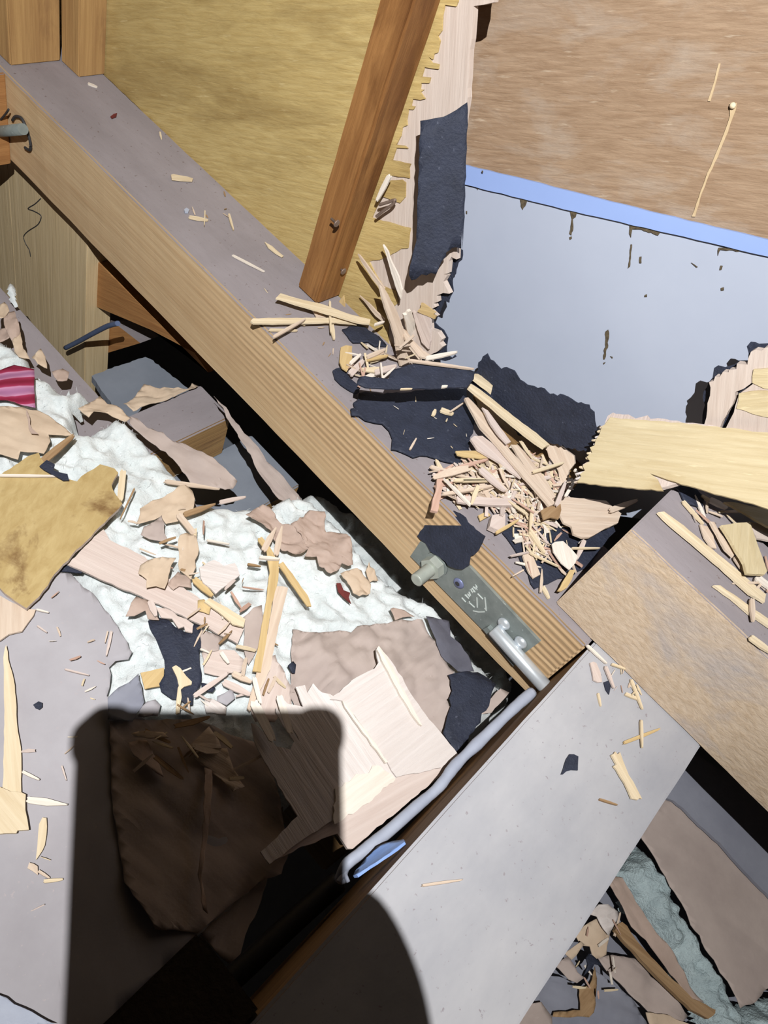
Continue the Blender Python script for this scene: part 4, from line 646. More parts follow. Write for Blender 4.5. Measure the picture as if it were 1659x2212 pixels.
# ================================================================ splinters at the foot of the post and hole
SB = [  # label, crop, outline, plane, material
 ('long cream veneer strip sloping away from the post foot', 'c5', [(165, 485), (180, 472), (195, 455), (215, 460), (350, 500), (450, 520), (560, 560), (640, 590), (770, 620), (765, 650), (690, 642), (560, 602), (400, 556), (190, 492)], Z(0.016), cream, 0.0018),
 ('level cream veneer strip ending at the beam edge', 'c5', [(5, 632), (20, 615), (150, 612), (300, 612), (550, 610), (660, 630), (685, 652), (550, 638), (300, 645), (150, 648), (20, 646)], Z(0.010), cream, 0.0018),
 ('brown triangular chip under the sloping cream strip', 'c5', [(355, 505), (385, 508), (430, 560), (485, 605), (425, 608), (400, 560)], Z(0.005), tan, 0.0012),
 ('yellow tab hanging beside the post foot', 'c5', [(572, 505), (598, 470), (606, 520), (603, 565), (566, 560)], Y(0.535), yel, 0.0014),
 ('yellow veneer chip at the edge of the small splinter heap', 'c5', [(582, 800), (615, 788), (652, 792), (655, 850), (650, 900), (622, 952), (590, 930), (572, 890)], Z(0.012), yel, 0.0016),
 ('tall bent pale splinter rising in front of the plywood', 'c5', [(828, 400), (858, 418), (885, 465), (920, 530), (945, 580), (962, 625), (1000, 740), (1032, 832), (1018, 905), (965, 922), (948, 850), (930, 740), (905, 650), (870, 560), (842, 455)], P3(Z(0.005).hit((866, 790)), Z(0.005).hit((885, 780)), Y(0.506).hit((822, 618))), tan, 0.0022),
 ('thin dark splinter tip above the tall bent one', 'c5', [(688, 203), (700, 212), (725, 245), (760, 290), (800, 345), (862, 425), (835, 432), (790, 375), (755, 320), (715, 260)], Y(0.522), tan, 0.0016),
 ('pointed cream splinter standing against the torn wall', 'c5', [(850, 143), (862, 160), (880, 190), (892, 222), (910, 270), (950, 350), (972, 432), (962, 492), (940, 440), (905, 330), (875, 225)], Y(0.524), whitew, 0.002),
 ('forked bright white splinter below the hanging felt', 'c5', [(985, 595), (1005, 590), (1012, 575), (1030, 568), (1042, 600), (1062, 640), (1100, 770), (1080, 782), (1055, 705), (1042, 655), (1050, 700), (1068, 775), (1035, 782), (1008, 700)], P3(Z(0.01).hit((895, 745)), Z(0.01).hit((910, 742)), Y(0.528).hit((885, 675))), whitew, 0.003),
 ('pink-grey plywood slat behind the forked white splinter', 'c5', [(1040, 568), (1060, 580), (1155, 612), (1152, 760), (1142, 815), (1100, 770), (1060, 650)], Y(0.538), pinkwood, 0.0025),
 ('yellow torn tab under the hanging felt', 'c5', [(1095, 518), (1110, 522), (1160, 560), (1188, 578), (1170, 590), (1192, 600), (1180, 622), (1130, 600), (1068, 570), (1090, 548)], Y(0.537), yel, 0.0016),
 ('broad pale splinter sloping to the felt flap', 'c5', [(955, 660), (1000, 695), (1050, 760), (1095, 805), (1155, 850), (1125, 868), (1065, 855), (1020, 805)], Z(0.03), tan, 0.002),
 ('broad pale veneer standing at the foot of the hole', 'c5', [(700, 470), (760, 520), (860, 620), (850, 640), (800, 600), (750, 530)], Y(0.534), tan, 0.0014),
 ('upper long pale splinter with layered edge below the felt', 'c6', [(45, 302), (58, 285), (75, 288), (200, 355), (300, 410), (400, 465), (500, 520), (600, 575), (692, 628), (684, 650), (670, 668), (640, 655), (500, 562), (330, 470), (150, 382)], P3(Z(0.034).hit((1020, 818)), Z(0.03).hit((1272, 955)), Z(0.02).hit((1130, 905))), cream, 0.006),
 ('bright long pale splinter pointing at the broken panel', 'c6', [(28, 342), (34, 325), (48, 325), (120, 375), (220, 455), (300, 520), (400, 592), (472, 655), (455, 662), (440, 672), (390, 640), (330, 592), (240, 520), (150, 442)], Z(0.036), cream, 0.003),
 ('long pale splinter running through the pile to the felt', 'c6', [(10, 400), (30, 398), (70, 440), (120, 500), (200, 610), (260, 690), (330, 765), (430, 885), (505, 975), (470, 990), (400, 905), (330, 830), (250, 735), (180, 650), (95, 560), (50, 480)], Z(0.026), tan, 0.0026),
 ('broad pinkish splinter pointing down in the pile', 'c6', [(42, 625), (60, 608), (105, 608), (160, 648), (250, 730), (300, 785), (322, 812), (316, 838), (260, 800), (200, 752), (130, 712), (80, 682)], Z(0.022), pinkwood, 0.0022),
 ('tan splinter crossing above the felt in the pile', 'c6', [(262, 655), (300, 658), (340, 700), (385, 762), (430, 815), (462, 860), (505, 938), (482, 952), (440, 900), (400, 852), (330, 765)], Z(0.024), tan, 0.002),
 ('short wide splinter near the felt sheet corner', 'c6', [(105, 452), (135, 470), (180, 530), (225, 590), (262, 640), (240, 648), (200, 610), (150, 540)], Z(0.034), pinkwood, 0.002),
 ('yellow flake between felt sheet and splinter pile', 'c6', [(-40, 690), (0, 688), (125, 688), (165, 722), (100, 732), (10, 722), (-30, 712)], Z(0.018), yel, 0.0014),
 ('flat pinkish bar lying level at the pile front', 'k8', [(312, 622), (330, 612), (450, 622), (600, 632), (770, 645), (775, 690), (600, 688), (430, 678), (325, 664)], Z(0.016), pinkwood, 0.0026),
 ('reddish bar hanging over the beam edge above the bracket felt', 'k8', [(168, 425), (190, 415), (228, 420), (205, 540), (188, 620), (165, 742), (112, 728), (128, 640), (148, 580)], Z(0.014), redw, 0.003),
 ('orange chip beside the small plywood block', 'k8', [(480, 768), (520, 752), (552, 738), (578, 768), (540, 790), (500, 812)], Z(0.005), yel, 0.0014),
 ('small square plywood block on the beam top', 'k8', [(590, 768), (640, 758), (692, 760), (690, 858), (650, 890), (568, 852)], Z(0.010), pinkwood, 0.006),
 ('grey-tan plywood fan piece beside the sawn timber end', 'c6', [(515, 955), (545, 938), (600, 944), (700, 952), (780, 960), (820, 1000), (862, 1030), (842, 1080), (800, 1100), (740, 1130), (690, 1160), (650, 1162), (600, 1142), (590, 1100), (550, 1080), (512, 1010)], Z(0.022), tan, 0.0022),
 ('olive torn veneer edge on the plywood fan piece', 'c6', [(425, 1015), (460, 995), (530, 978), (535, 1010), (520, 1060), (480, 1050), (440, 1065)], Z(0.024), brn, 0.0014),
 ('curled white veneer with tan side on the felt', 'k1', [(1218, 395), (1240, 380), (1300, 376), (1360, 430), (1412, 490), (1390, 540), (1350, 588), (1290, 540), (1232, 455)], Z(0.02), whitew, 0.0014),
 ('tan flat chip on the felt beside the sawn timber end', 'k1', [(1000, 482), (1030, 470), (1060, 448), (1095, 530), (1130, 622), (1082, 652), (1045, 605)], Z(0.009), tan, 0.0018),
 ('yellow splinter wedged at the sawn timber corner', 'k1', [(1352, 588), (1392, 592), (1365, 660), (1330, 722), (1290, 748), (1262, 742), (1300, 680)], Z(0.016), yel, 0.002),
 ('long cream veneer strip lying on top of the sawn timber', 'c6', [(1060, 1022), (1095, 1018), (1200, 1095), (1350, 1220), (1480, 1325), (1600, 1430), (1650, 1470), (1640, 1512), (1560, 1468), (1400, 1320), (1250, 1190), (1120, 1085)], Z(0.119), cream, 0.002),
 ('cream stick at the picture border on the sawn timber', 'c6', [(1362, 1420), (1400, 1422), (1500, 1488), (1580, 1548), (1800, 1690), (1800, 1730), (1659, 1642), (1560, 1575), (1460, 1490)], Z(0.118), cream, 0.002),
 ('tan plywood rectangle tipped on the sawn timber', 'c6', [(1405, 1095), (1480, 1082), (1560, 1075), (1592, 1170), (1625, 1260), (1656, 1345), (1640, 1362), (1545, 1356), (1530, 1300), (1470, 1200)], Z(0.128), plyyellow, 0.0025),
 ('pale plywood square behind the tipped rectangle', 'c6', [(1555, 1075), (1620, 1085), (1700, 1130), (1690, 1180), (1600, 1165), (1585, 1140)], Z(0.124), plycore, 0.002),
 ('tan splinter leaning beside the tipped rectangle', 'c6', [(1345, 1075), (1365, 1075), (1395, 1130), (1480, 1240), (1470, 1265), (1425, 1225), (1380, 1140)], Z(0.122), tan, 0.0018),
 ('brown veneer flake on the sawn timber top', 'c6', [(1290, 1090), (1330, 1100), (1360, 1150), (1380, 1220), (1350, 1215), (1310, 1160)], Z(0.118), tan, 0.0012),
 ('long forked pale splinter on the wide dusty timber', 'k2', [(655, 1130), (672, 1125), (680, 1108), (695, 1125), (712, 1112), (730, 1170), (770, 1260), (820, 1345), (852, 1412), (835, 1405), (825, 1415), (788, 1410), (740, 1310), (690, 1225), (668, 1200), (690, 1190)], Z(0.004), cream, 0.0018),
 ('small pink oval chip by the timber joint', 'k2', [(520, 540), (540, 532), (558, 540), (585, 600), (597, 662), (570, 662), (542, 650)], Z(0.003), pinkwood, 0.0016),
 ('flat cream chip on the far half of the ribbed beam top', 'c1', [(1095, 1118), (1110, 1114), (1200, 1130), (1235, 1140), (1230, 1158), (1160, 1152), (1100, 1146)], Z(0.003), cream, 0.0014),
 ('cream sliver on the beam top close to the wall', 'c5', [(95, 125), (110, 135), (140, 152), (215, 215), (205, 222), (160, 195), (115, 160)], Z(0.003), cream, 0.0012),
 ('tiny maroon flake on the dusty far end of the beam', 'c1', [(708, 745), (728, 728), (748, 722), (745, 745), (715, 755)], Z(0.002), redp, 0.001),
 ('grey blob of dried glue on the beam top near the slivers', 'c1', [(1178, 1340), (1195, 1328), (1212, 1340), (1205, 1356), (1185, 1355)], Z(0.003), whitem, 0.002),
]
for lab, crop, pts, pl, mt, th in SB:
    cat = 'wood chip' if any(k in lab for k in ('chip', 'flake', 'block', 'tab', 'square')) else 'paint' if 'glue' in lab else 'plywood' if 'plywood' in lab else 'splinter'
    nm = {'wood chip': 'wood_chip', 'plywood': 'plywood_piece', 'splinter': 'wood_splinter', 'paint': 'glue_blob'}[cat]
    D(nm, lab, cat, crop, pts, pl, th, mt, jag=0.0003)
ST2 = [
 ('thin stick crossing the level cream strip', 'c5', (150, 732), (355, 618), 20, Z(0.014), tan), ('short cream sliver below the level strip', 'c5', (125, 685), (305, 690), 13, Z(0.004), cream),
 ('upright sliver below the post foot', 'c5', (512, 502), (518, 705), 15, Z(0.012), cream), ('blunt pale sliver near the small felt scrap', 'c5', (522, 640), (540, 748), 26, Z(0.005), cream),
 ('white stick leaning across the hole foot', 'c5', (1128, 868), (1328, 828), 26, Z(0.06), whitew), ('thin tan stick lying along the felt flap', 'c5', (1018, 880), (1432, 936), 15, Z(0.066), tan),
 ('thin white stick in the small splinter heap', 'c5', (838, 898), (848, 1000), 11, Z(0.02), whitew), ('white sliver meeting the thin white stick', 'c5', (850, 995), (930, 928), 13, Z(0.02), whitew),
 ('bright stick at the back of the small heap', 'c5', (642, 902), (712, 842), 24, Z(0.016), whitew), ('flat pale stick at the front of the small heap', 'c5', (800, 958), (942, 915), 34, Z(0.014), pinkwood),
 ('small white peg beside the bent splinter', 'c5', (798, 652), (862, 634), 13, Z(0.03), whitew), ('yellow-edged stick in the small heap', 'c5', (750, 875), (885, 852), 22, Z(0.014), yel), ('tan plywood stick in the small heap', 'c5', (750, 860), (870, 810), 26, Z(0.016), tan), ('pale bar in the small heap middle', 'c5', (640, 970), (730, 880), 44, Z(0.012), pinkwood),
 ('cube-like chip on the large felt sheet', 'c5', (1172, 1235), (1188, 1195), 24, Z(0.011), cream), ('twig reaching the edge of the large felt sheet', 'c5', (1282, 1212), (1380, 1146), 11, Z(0.013), tan), ('broken flake in the middle of the felt sheet', 'c5', (1222, 1196), (1304, 1226), 30, Z(0.010), cream), ('lone tan sliver low on the felt sheet', 'c5', (1025, 1452), (1066, 1380), 15, Z(0.010), tan), ('short sliver at the fold of the felt flap', 'c5', (965, 1064), (1040, 1062), 6, Z(0.060), cream), ('white crumb on the felt flap fold', 'c5', (1228, 1050), (1266, 1046), 14, Z(0.062), whitew),
 ('straight pale stick level in the pile', 'c6', (0, 850), (178, 850), 15, Z(0.022), cream), ('slanted tan stick level in the pile', 'c6', (-20, 908), (235, 866), 16, Z(0.020), tan), ('yellow stick bridging two splinters', 'c6', (382, 802), (552, 752), 18, Z(0.03), cream), ('tan stick in the pile centre', 'c6', (92, 788), (242, 905), 32, Z(0.024), tan), ('thin white line splinter in the dark slot', 'c6', (488, 618), (642, 690), 9, Z(0.02), whitew), ('thin bent white splinter in the dark slot', 'c6', (438, 560), (492, 618), 9, Z(0.022), whitew), ('grey stick right of the plywood fan piece', 'c6', (800, 1012), (952, 955), 32, Z(0.028), tan), ('dark pointed splinter lying in the slot', 'c6', (230, 440), (470, 600), 26, Z(0.02), yel),
 ('pale stick at the beam end of the pile', 'k8', (110, 385), (420, 480), 26, Z(0.014), tan), ('white-topped stick above the pile front', 'k8', (295, 492), (610, 488), 26, Z(0.022), cream), ('tan stick crossing behind the level bar', 'k8', (205, 600), (590, 545), 26, Z(0.019), tan), ('short pale stick pointing to the pile', 'k8', (495, 400), (690, 575), 44, Z(0.026), pinkwood), ('pinkish stick at the back of the pile', 'k8', (280, 410), (560, 330), 30, Z(0.018), redw), ('cream stick at the foot of the broken panel', 'k8', (1090, 690), (1165, 500), 36, Z(0.03), pinkwood), ('white peg leaning by the broken panel', 'k8', (1235, 405), (1268, 470), 18, Z(0.05), whitew), ('thin standing splinter below the broken panel', 'k8', (1160, 620), (1250, 470), 26, Z(0.04), whitew), ('tan stick tip near the orange chip', 'k8', (620, 905), (800, 800), 26, Z(0.012), yel), ('bent cream splinter curling on the felt', 'k8', (885, 880), (1000, 1060), 36, Z(0.014), cream), ('upright cream splinter above the curling one', 'k8', (905, 700), (885, 890), 24, Z(0.016), cream), ('cream stick level on the felt by the timber end', 'k8', (1210, 1022), (1430, 1022), 13, Z(0.02), cream), ('thin stick slanting across the felt', 'k8', (890, 1060), (1110, 1165), 13, Z(0.014), cream), ('nail-like twig on the ribbed edge of the beam', 'k8', (838, 1192), (748, 1242), 12, Z(0.006), tan), ('short cream sliver below the felt corner', 'k8', (985, 1320), (1035, 1415), 30, Z(0.003), cream), ('pale stick across the timber corner', 'k8', (1310, 960), (1250, 1110), 36, Z(0.018), pinkwood),
 ('white sliver at the joint of the timbers', 'k2', (502, 425), (628, 542), 15, Z(0.004), whitew), ('upright cream sliver crossing a yellow one', 'k2', (850, 905), (856, 1082), 15, Z(0.005), cream), ('yellow sliver crossed by an upright one', 'k2', (735, 1052), (972, 960), 22, Z(0.003), yel), ('faint brown sliver on the wide dusty timber', 'k2', (580, 1412), (697, 1450), 14, Z(0.002), brn), ('short pale sliver below the pink oval chip', 'k2', (572, 732), (590, 816), 13, Z(0.002), cream), ('bent pale sliver under the sawn timber', 'k2', (748, 735), (840, 775), 20, Z(0.003), cream), ('thin sliver resting against the sawn timber', 'k2', (785, 645), (858, 835), 18, Z(0.004), cream), ('pale stick at the sawn timber foot', 'k2', (660, 545), (755, 580), 14, Z(0.004), cream), ('tan sliver lying alone low on the wide dusty timber', 'k4', (1280, 1222), (1542, 1185), 18, Z(0.002), tan), ('pink stick beside the pink oval chip', 'k2', (620, 560), (675, 700), 20, Z(0.004), pinkwood),
 ('crossing cream sliver on the far half of the beam', 'c1', (1210, 1384), (1332, 1406), 17, Z(0.003), cream), ('thin cream sliver across another on the beam', 'c1', (1312, 1345), (1308, 1442), 8, Z(0.004), cream), ('lone upright sliver on the far half of the beam', 'c1', (1465, 1365), (1495, 1468), 14, Z(0.003), cream), ('white sliver at the far end of the beam top', 'c1', (563, 530), (622, 553), 10, Z(0.002), whitew), ('long thin white sliver on the beam top', 'c5', (-110, 208), (92, 312), 9, Z(0.003), whitew), ('white peg leaning on the side of the post', 'c2', (862, 1122), (778, 1288), 30, Y(0.528), whitew),
 ('white splinter on the sawn timber near the felt scrap', 'c6', (1345, 950), (1440, 1000), 28, Z(0.12), whitew), ('white sliver beside the felt scrap on the sawn timber', 'c6', (1300, 930), (1400, 990), 14, Z(0.119), cream), ('pale splinter at the picture border low on the sawn timber', 'k2', (1550, 370), (1700, 480), 36, Z(0.118), cream), ('tan sliver below the tipped rectangle', 'c6', (1480, 1265), (1545, 1360), 16, Z(0.12), tan), ('upright sliver at the picture border on the sawn timber', 'c6', (1575, 1490), (1582, 1615), 24, Z(0.121), tan), ('cream sliver under the felt scrap on the sawn timber', 'c6', (1200, 960), (1310, 1085), 16, Z(0.118), cream), ('white bar on the sawn timber by the picture border', 'c6', (1600, 1370), (1700, 1450), 30, Z(0.121), whitew),
]
for lab, crop, a, b_, wd, pl, mt in ST2: stick('wood_splinter', lab, crop, a, b_, wd, pl, mt, thick=0.0018)
# hook of bent wire on the wall beside the post
wirepath('bent_nail', 'grey bent nail poking from the plywood beside the post', 'c2', [(800, 1310), (850, 1295), (900, 1280), (880, 1310), (830, 1345), (780, 1385)], Y(0.532), 0.0014, nailm, 'nail')

# ================================================================ loose slivers: many small individuals that share a few meshes
rnd = random.Random(21); SL = {}
def sliver_mesh(k, mat):
    if (k, mat.name) in SL: return SL[k, mat.name]
    r = random.Random(k); bm = bmesh.new(); w2 = r.uniform(0.04, 0.11); h = r.uniform(0.025, 0.05)
    prof = [(-0.5, -w2 * r.uniform(0.2, 0.8)), (-0.47, w2 * 0.2), (-0.5, w2 * 0.9), (0, w2 * r.uniform(0.8, 1.2)), (0.46, w2 * r.uniform(0.2, 0.8)), (0.5, 0), (0.44, -w2 * r.uniform(0.2, 0.8)), (0, -w2 * r.uniform(0.8, 1.2))]
    t = [bm.verts.new((x, y, h * (1 + 0.4 * r.random()))) for x, y in prof]; b2 = [bm.verts.new((x, y, 0)) for x, y in prof]
    bm.faces.new(t[::-1]); bm.faces.new(b2)
    for i in range(8): j = (i + 1) % 8; bm.faces.new((t[i], t[j], b2[j], b2[i]))
    bmesh.ops.recalc_face_normals(bm, faces=bm.faces[:]); SL[k, mat.name] = mesh_from_bm('sliver', bm, mat); return SL[k, mat.name]
def scatter(label, group, crop, poly, z0, z1, n, l0, l1, mats, tilt=0.25):
    poly = px(crop, poly); xs = [p[0] for p in poly]; ys = [p[1] for p in poly]; k = 0
    while k < n:
        q = (rnd.uniform(min(xs), max(xs)), rnd.uniform(min(ys), max(ys)))
        if not inside(q, poly): continue
        z = rnd.uniform(z0, z1); p = Z(z).hit(q); L = rnd.uniform(l0, l1) * (0.7 + 0.6 * rnd.random())
        mt = rnd.choice(mats); me = sliver_mesh(rnd.randrange(9), mt); o = bpy.data.objects.new('wood_sliver', me); COL.objects.link(o)
        o.matrix_world = Matrix.Translation(p) @ Matrix.Rotation(rnd.uniform(0, math.tau), 4, 'Z') @ Matrix.Rotation(rnd.uniform(-tilt, tilt), 4, 'Y') @ Matrix.Rotation(rnd.uniform(-tilt, tilt), 4, 'X') @ Matrix.Diagonal((L, L * rnd.uniform(0.7, 1.5), L, 1))
        word = {'cream_splinter': 'cream', 'tan_splinter': 'tan', 'pink_tan_ply': 'pinkish', 'white_splinter': 'white', 'reddish_splinter': 'reddish', 'brown_splinter': 'brown'}[mt.name]
        for a0 in ('pale sliver', 'sliver', 'crumb'):
            if a0 in label: lb = label.replace('tan sliver', 'sliver').replace(a0 if a0 != 'sliver' or 'tan sliver' not in label else 'sliver', word + ' ' + a0.split()[-1], 1); break
        tag(o, lb.replace('small', 'short' if L < (l0 + l1) / 2 else 'longer', 1), 'splinter', group); k += 1
MIX = [cream, tan, pinkwood, whitew, redw, cream, tan]
scatter('small pale sliver heaped on the beam top by the hole', 'slivers in the splinter pile', 'k8', [(150, 420), (420, 330), (600, 250), (850, 250), (1000, 350), (1150, 400), (1180, 560), (1000, 700), (700, 720), (430, 690), (250, 640)], 0.003, 0.020, 88, 0.012, 0.032, MIX, 0.35)
scatter('small pale sliver on the felt beside the sawn timber end', 'slivers on the felt', 'k1', [(900, 250), (1250, 200), (1600, 300), (1480, 540), (1300, 640), (1100, 690), (1000, 520)], 0.006, 0.012, 30, 0.008, 0.024, MIX)
scatter('small pale sliver in the heap at the post foot', 'slivers at the post foot', 'c5', [(600, 800), (720, 770), (880, 790), (930, 900), (900, 990), (720, 1010), (640, 960)], 0.004, 0.014, 24, 0.009, 0.024, MIX, 0.35)
scatter('small pale sliver at the base of the hole', 'slivers at the hole', 'c5', [(960, 760), (1100, 780), (1200, 850), (1100, 900), (980, 890)], 0.01, 0.05, 9, 0.010, 0.024, MIX, 0.6)
scatter('small pale sliver on top of the sawn timber', 'slivers on the sawn timber', 'c6', [(1200, 960), (1420, 980), (1659, 1100), (1659, 1480), (1480, 1380), (1300, 1150)], 0.1165, 0.120, 18, 0.007, 0.022, MIX)
scatter('fine crumb on the wide dusty timber by the joint', 'crumbs by the timber joint', 'k2', [(560, 520), (720, 560), (860, 700), (860, 860), (740, 760), (600, 640)], 0.001, 0.003, 10, 0.004, 0.012, MIX)
scatter('small sliver sprinkled on wool and paper above the phone shadow', 'slivers on the wool', 'p', [(220, 1130), (420, 1090), (560, 1250), (600, 1400), (620, 1540), (300, 1540), (420, 1400), (330, 1250)], -0.108, -0.090, 42, 0.006, 0.022, MIX + [brn], 0.3)
scatter('fine crumb on the grey paper sheet', 'crumbs on the grey paper', 'p', [(10, 1330), (120, 1260), (240, 1400), (220, 1520), (150, 1640), (130, 1900), (20, 2050), (60, 1700)], -0.1085, -0.105, 14, 0.004, 0.010, MIX)
scatter('fine sliver on the dusty top of the ribbed beam', 'slivers on the ribbed beam', 'p', [(300, 250), (640, 560), (760, 720), (880, 960), (780, 900), (560, 640), (350, 400)], 0.0005, 0.002, 18, 0.004, 0.010, [cream, tan, brn])
scatter('fine crumb on the large black felt sheet', 'crumbs on the large felt', 'c5', [(720, 1120), (1380, 1090), (1400, 1350), (1300, 1480), (960, 1420), (880, 1280)], 0.006, 0.009, 11, 0.003, 0.007, [cream, whitew])
scatter('dim sliver inside the phone shadow', 'slivers in the shadow', 'k3', [(800, 170), (1650, 170), (1650, 500), (1400, 650), (900, 500)], -0.106, -0.095, 14, 0.01, 0.025, [tan, brn, cream])

# ================================================================ beyond the wide timber
sheet('grey_board', px('k5', [(1000, 250), (1160, 0), (2000, 560), (2000, 1150), (1700, 880), (1540, 718), (1400, 560), (1290, 460), (1200, 370), (1150, 330), (1110, 312)]), Z(-0.158), 0.004, greyp, 'grey sheet under the sawn timber, partly in black shadow', 'paper', jag=0.0004)
D('kraft_paper', 'big grey-brown kraft sheet with a torn wavy edge', 'paper', 'k5', [(960, 505), (1050, 390), (1110, 300), (1150, 318), (1290, 448), (1540, 705), (1700, 860), (2000, 1130), (2000, 1300), (1659, 1345), (1590, 1420), (1512, 1452), (1470, 1362), (1440, 1310), (1400, 1262), (1370, 1190), (1320, 1132), (1290, 1060), (1240, 1002), (1215, 930), (1190, 882), (1130, 792), (1105, 740), (1080, 702), (1045, 640), (1020, 602)], Z(-0.164), 0.0006, mauve, jag=0.0006, crumple=0.0022, cs=12, grid=0.01)
D('kraft_paper', 'narrow kraft flap between wool strip and dark stick', 'paper', 'k5', [(795, 775), (830, 735), (872, 742), (930, 840), (1000, 960), (1040, 1040), (1130, 1132), (1200, 1250), (1240, 1330), (1320, 1425), (1250, 1410), (1100, 1230), (1000, 1085), (920, 1010), (870, 900)], Z(-0.180), 0.0006, kraftb, crumple=0.003, cs=24, grid=0.007)
D('wood_splinter', 'dark ochre stick lying among papers beyond the wide timber', 'splinter', 'k5', [(828, 1030), (845, 1000), (865, 988), (892, 1008), (940, 1080), (1000, 1150), (1120, 1275), (1250, 1400), (1385, 1470), (1335, 1512), (1245, 1462), (1120, 1345), (1000, 1222), (900, 1115)], Z(-0.176), 0.005, brn)
KR = [('tan kraft crumple at the edge of the wide timber', [(620, 1052), (690, 985), (740, 960), (800, 1050), (785, 1165), (725, 1185), (700, 1120), (655, 1110)], -0.183, kraft), ('pale torn chip at the edge of the wide timber', [(690, 940), (740, 890), (790, 890), (860, 930), (850, 960), (800, 1060), (770, 1030), (730, 960)], -0.174, plypale), ('grey kraft sheet under the dark ochre stick', [(740, 1180), (820, 1160), (960, 1190), (1080, 1330), (1240, 1500), (1180, 1541), (1050, 1500), (920, 1380), (800, 1260)], -0.193, mauve),
      ('slate paper fold low beyond the wide timber', [(470, 1270), (560, 1290), (640, 1340), (720, 1240), (780, 1290), (930, 1400), (1060, 1600), (480, 1620), (390, 1420)], -0.198, greyp), ('ochre folded strip on the slate paper', [(640, 1350), (690, 1330), (735, 1225), (735, 1290), (715, 1480), (690, 1505), (490, 1500), (500, 1475), (640, 1465)], -0.188, brn), ('torn mauve chip beside the dark felt fold', [(510, 1215), (570, 1170), (620, 1260), (660, 1290), (620, 1320), (580, 1300)], -0.180, mauve),
      ('mauve paper end at the lower border beyond the wide timber', [(280, 1560), (370, 1430), (440, 1420), (500, 1500), (490, 1620), (280, 1640)], -0.183, mauve), ('cream paper tail under the dark ochre stick', [(1000, 1480), (1120, 1490), (1260, 1560), (1200, 1620), (1040, 1600)], -0.188, kraft), ('tan kraft shred near the timber edge', [(560, 1150), (640, 1095), (660, 1110), (600, 1190)], -0.178, kraft)]
for lab, pts, z, mt in KR: D('kraft_scrap', lab, 'paper', 'k5', pts, Z(z), 0.0007, mt, crumple=0.006, cs=26, grid=0.006)
D('felt_scrap', 'dark felt fold among papers beyond the wide timber', 'felt', 'k5', [(660, 1280), (680, 1220), (672, 1180), (690, 1158), (715, 1165), (762, 1228), (720, 1215)], Z(-0.176), 0.0012, felt, crumple=0.002)
scatter('small tan sliver among papers beyond the wide timber', 'slivers beyond the wide timber', 'k5', [(640, 1040), (800, 900), (900, 1050), (1000, 1300), (800, 1400), (560, 1350)], -0.186, -0.170, 14, 0.006, 0.018, MIX + [brn])

# ---- fine chaff in the pile, too small and too many to tell apart
bm = bmesh.new(); rc = random.Random(77); PC = px('k8', [(170, 430), (420, 340), (600, 260), (850, 270), (1000, 350), (1150, 420), (1180, 560), (1080, 700), (1000, 1100), (850, 1000), (760, 760), (700, 720), (430, 690), (250, 640)]); nb = 0; c0 = Z(0.004).hit((1080, 1050)); MC = [cream, tan, pinkwood, whitew, redw]
while nb < 620:
    q = (rc.uniform(900, 1240), rc.uniform(960, 1210))
    if not inside(q, PC): continue
    nb += 1; p = Z(rc.uniform(0.004, 0.011)).hit(q) - c0; L = rc.uniform(0.003, 0.011); wd = L * rc.uniform(0.08, 0.3); a = rc.uniform(0, math.tau); d = Vector((math.cos(a), math.sin(a), rc.uniform(-0.25, 0.25))) * L; e = Vector((-math.sin(a), math.cos(a), 0)) * wd; t_ = Vector((0, 0, 0.0006))
    vs = [bm.verts.new(v) for v in (p - d - e, p + d - e * 0.5, p + d + e * 0.5, p - d + e, p - d - e + t_, p + d - e * 0.5 + t_, p + d + e * 0.5 + t_, p - d + e + t_)]; mi = rc.randrange(5)
    for f in ((0, 3, 2, 1), (4, 5, 6, 7), (0, 1, 5, 4), (1, 2, 6, 5), (2, 3, 7, 6), (3, 0, 4, 7)): bm.faces.new([vs[k] for k in f]).material_index = mi
tag(link('wood_chaff', mesh_from_bm('wood_chaff', bm, MC), None, Matrix.Translation(c0)), 'fine pale wood chaff filling the splinter pile on the beam top', 'wood chaff', kind='stuff')

# ================================================================ the phone and the hand that hold the picture: they stand behind the lens and shade the loft
ph = empty('smartphone', cam_pt(-0.025, -0.065, -0.012)); tag(ph, 'dark smartphone in a bumper case, seen only by its rounded shadow', 'phone')
def cam_slab(name, pts, z0, z1, mat, parent):
    bm = bmesh.new(); c = cam_pt(-0.025, -0.065, -0.012); n = len(pts)
    A = [bm.verts.new(cam_pt(x, y, z0) - c) for x, y in pts]; B = [bm.verts.new(cam_pt(x, y, z1) - c) for x, y in pts]
    bm.faces.new(A); bm.faces.new(B[::-1])
    for i in range(n): bm.faces.new((A[i], A[(i + 1) % n], B[(i + 1) % n], B[i]))
    bmesh.ops.recalc_face_normals(bm, faces=bm.faces[:])
    return link(name, mesh_from_bm(name, bm, mat), parent, Matrix.Translation(c))
def rrect(x0, x1, y0, y1, r):
    out = []
    for cx_, cy_, a0 in ((x1 - r, y1 - r, 0), (x0 + r, y1 - r, 90), (x0 + r, y0 + r, 180), (x1 - r, y0 + r, 270)):
        for k in range(7): t = math.radians(a0 + 15 * k); out.append((cx_ + r * math.cos(t), cy_ + r * math.sin(t)))
    return out
PX0, PX1, PY0, PY1 = -0.0420, 0.0295, -0.15, 0.0185
cam_slab('phone_body', rrect(PX0, PX1, PY0, PY1, 0.009), -0.014, -0.004, phonem, ph)
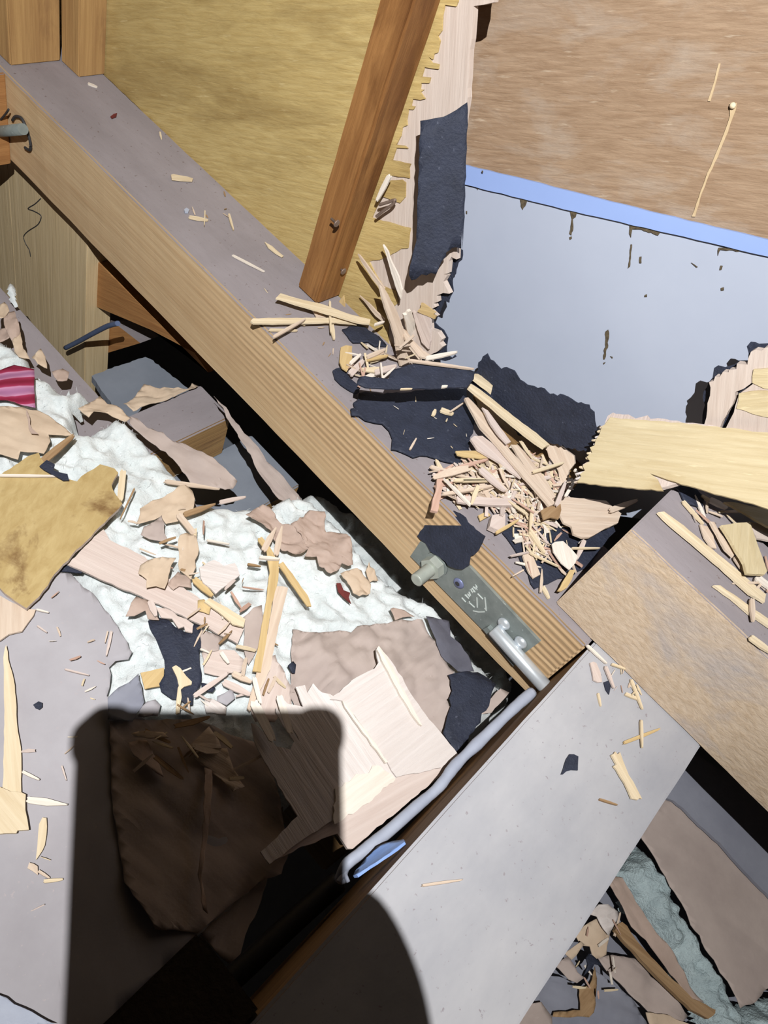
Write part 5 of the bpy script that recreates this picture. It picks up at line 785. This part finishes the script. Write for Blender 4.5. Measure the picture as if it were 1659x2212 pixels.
for x, y in ((PX0 + 0.0065, PY1 - 0.0065), (PX1 - 0.0065, PY1 - 0.0065), (PX0 + 0.0065, PY0 + 0.0065), (PX1 - 0.0065, PY0 + 0.0065)):
    cam_slab('corner_bumper', rrect(x - 0.0075, x + 0.0075, y - 0.0075, y + 0.0075, 0.0062), -0.015, -0.0035, phonem, ph)
# right hand closed on the phone edge: palm, four fingers and thumb grown from one skeleton
hv = [(0.022, -0.150, -0.040), (0.022, -0.118, -0.038), (0.021, -0.092, -0.036), (0.014, -0.070, -0.032), (0.004, -0.058, -0.028), (-0.008, -0.052, -0.0245)]
he = [(0, 1), (1, 2), (2, 3), (3, 4), (4, 5)]; hr = [0.020, 0.024, 0.021, 0.010, 0.0090, 0.008]
def chain(root, pts, rad):
    k = root
    for p, r in zip(pts, rad): hv.append(p); hr.append(r); he.append((k, len(hv) - 1)); k = len(hv) - 1
chain(2, [(0.028, -0.066, -0.026), (0.0255, -0.050, -0.014), (0.020, -0.040, -0.006), (0.012, -0.033, 0.003)], (0.0095, 0.0085, 0.0080, 0.0070))
chain(2, [(0.029, -0.086, -0.024), (0.0265, -0.068, -0.012), (0.021, -0.060, 0.000), (0.010, -0.058, 0.0045)], (0.0095, 0.0090, 0.0080, 0.0070))
chain(1, [(0.030, -0.106, -0.024), (0.0265, -0.092, -0.010), (0.021, -0.084, 0.000), (0.010, -0.082, 0.0045)], (0.0095, 0.0090, 0.0080, 0.0070))
chain(1, [(0.029, -0.124, -0.026), (0.0255, -0.114, -0.012), (0.020, -0.106, 0.000), (0.011, -0.104, 0.0042)], (0.0085, 0.0080, 0.0072, 0.0064))
me = bpy.data.meshes.new('hand'); me.from_pydata([tuple(cam_pt(p[0] + 0.0147, p[1], p[2])) for p in hv], he, []); me.materials.append(skin)
hand = bpy.data.objects.new('hand', me); COL.objects.link(hand); tag(hand, 'hand gripping the phone edge, seen only by its shadow', 'hand')
sk = hand.modifiers.new('skin', 'SKIN')
for v, r in zip(me.skin_vertices[0].data, hr): v.radius = (r, r)
me.skin_vertices[0].data[0].use_root = True
hand.modifiers.new('sub', 'SUBSURF').levels = 2; hand.modifiers['sub'].render_levels = 2
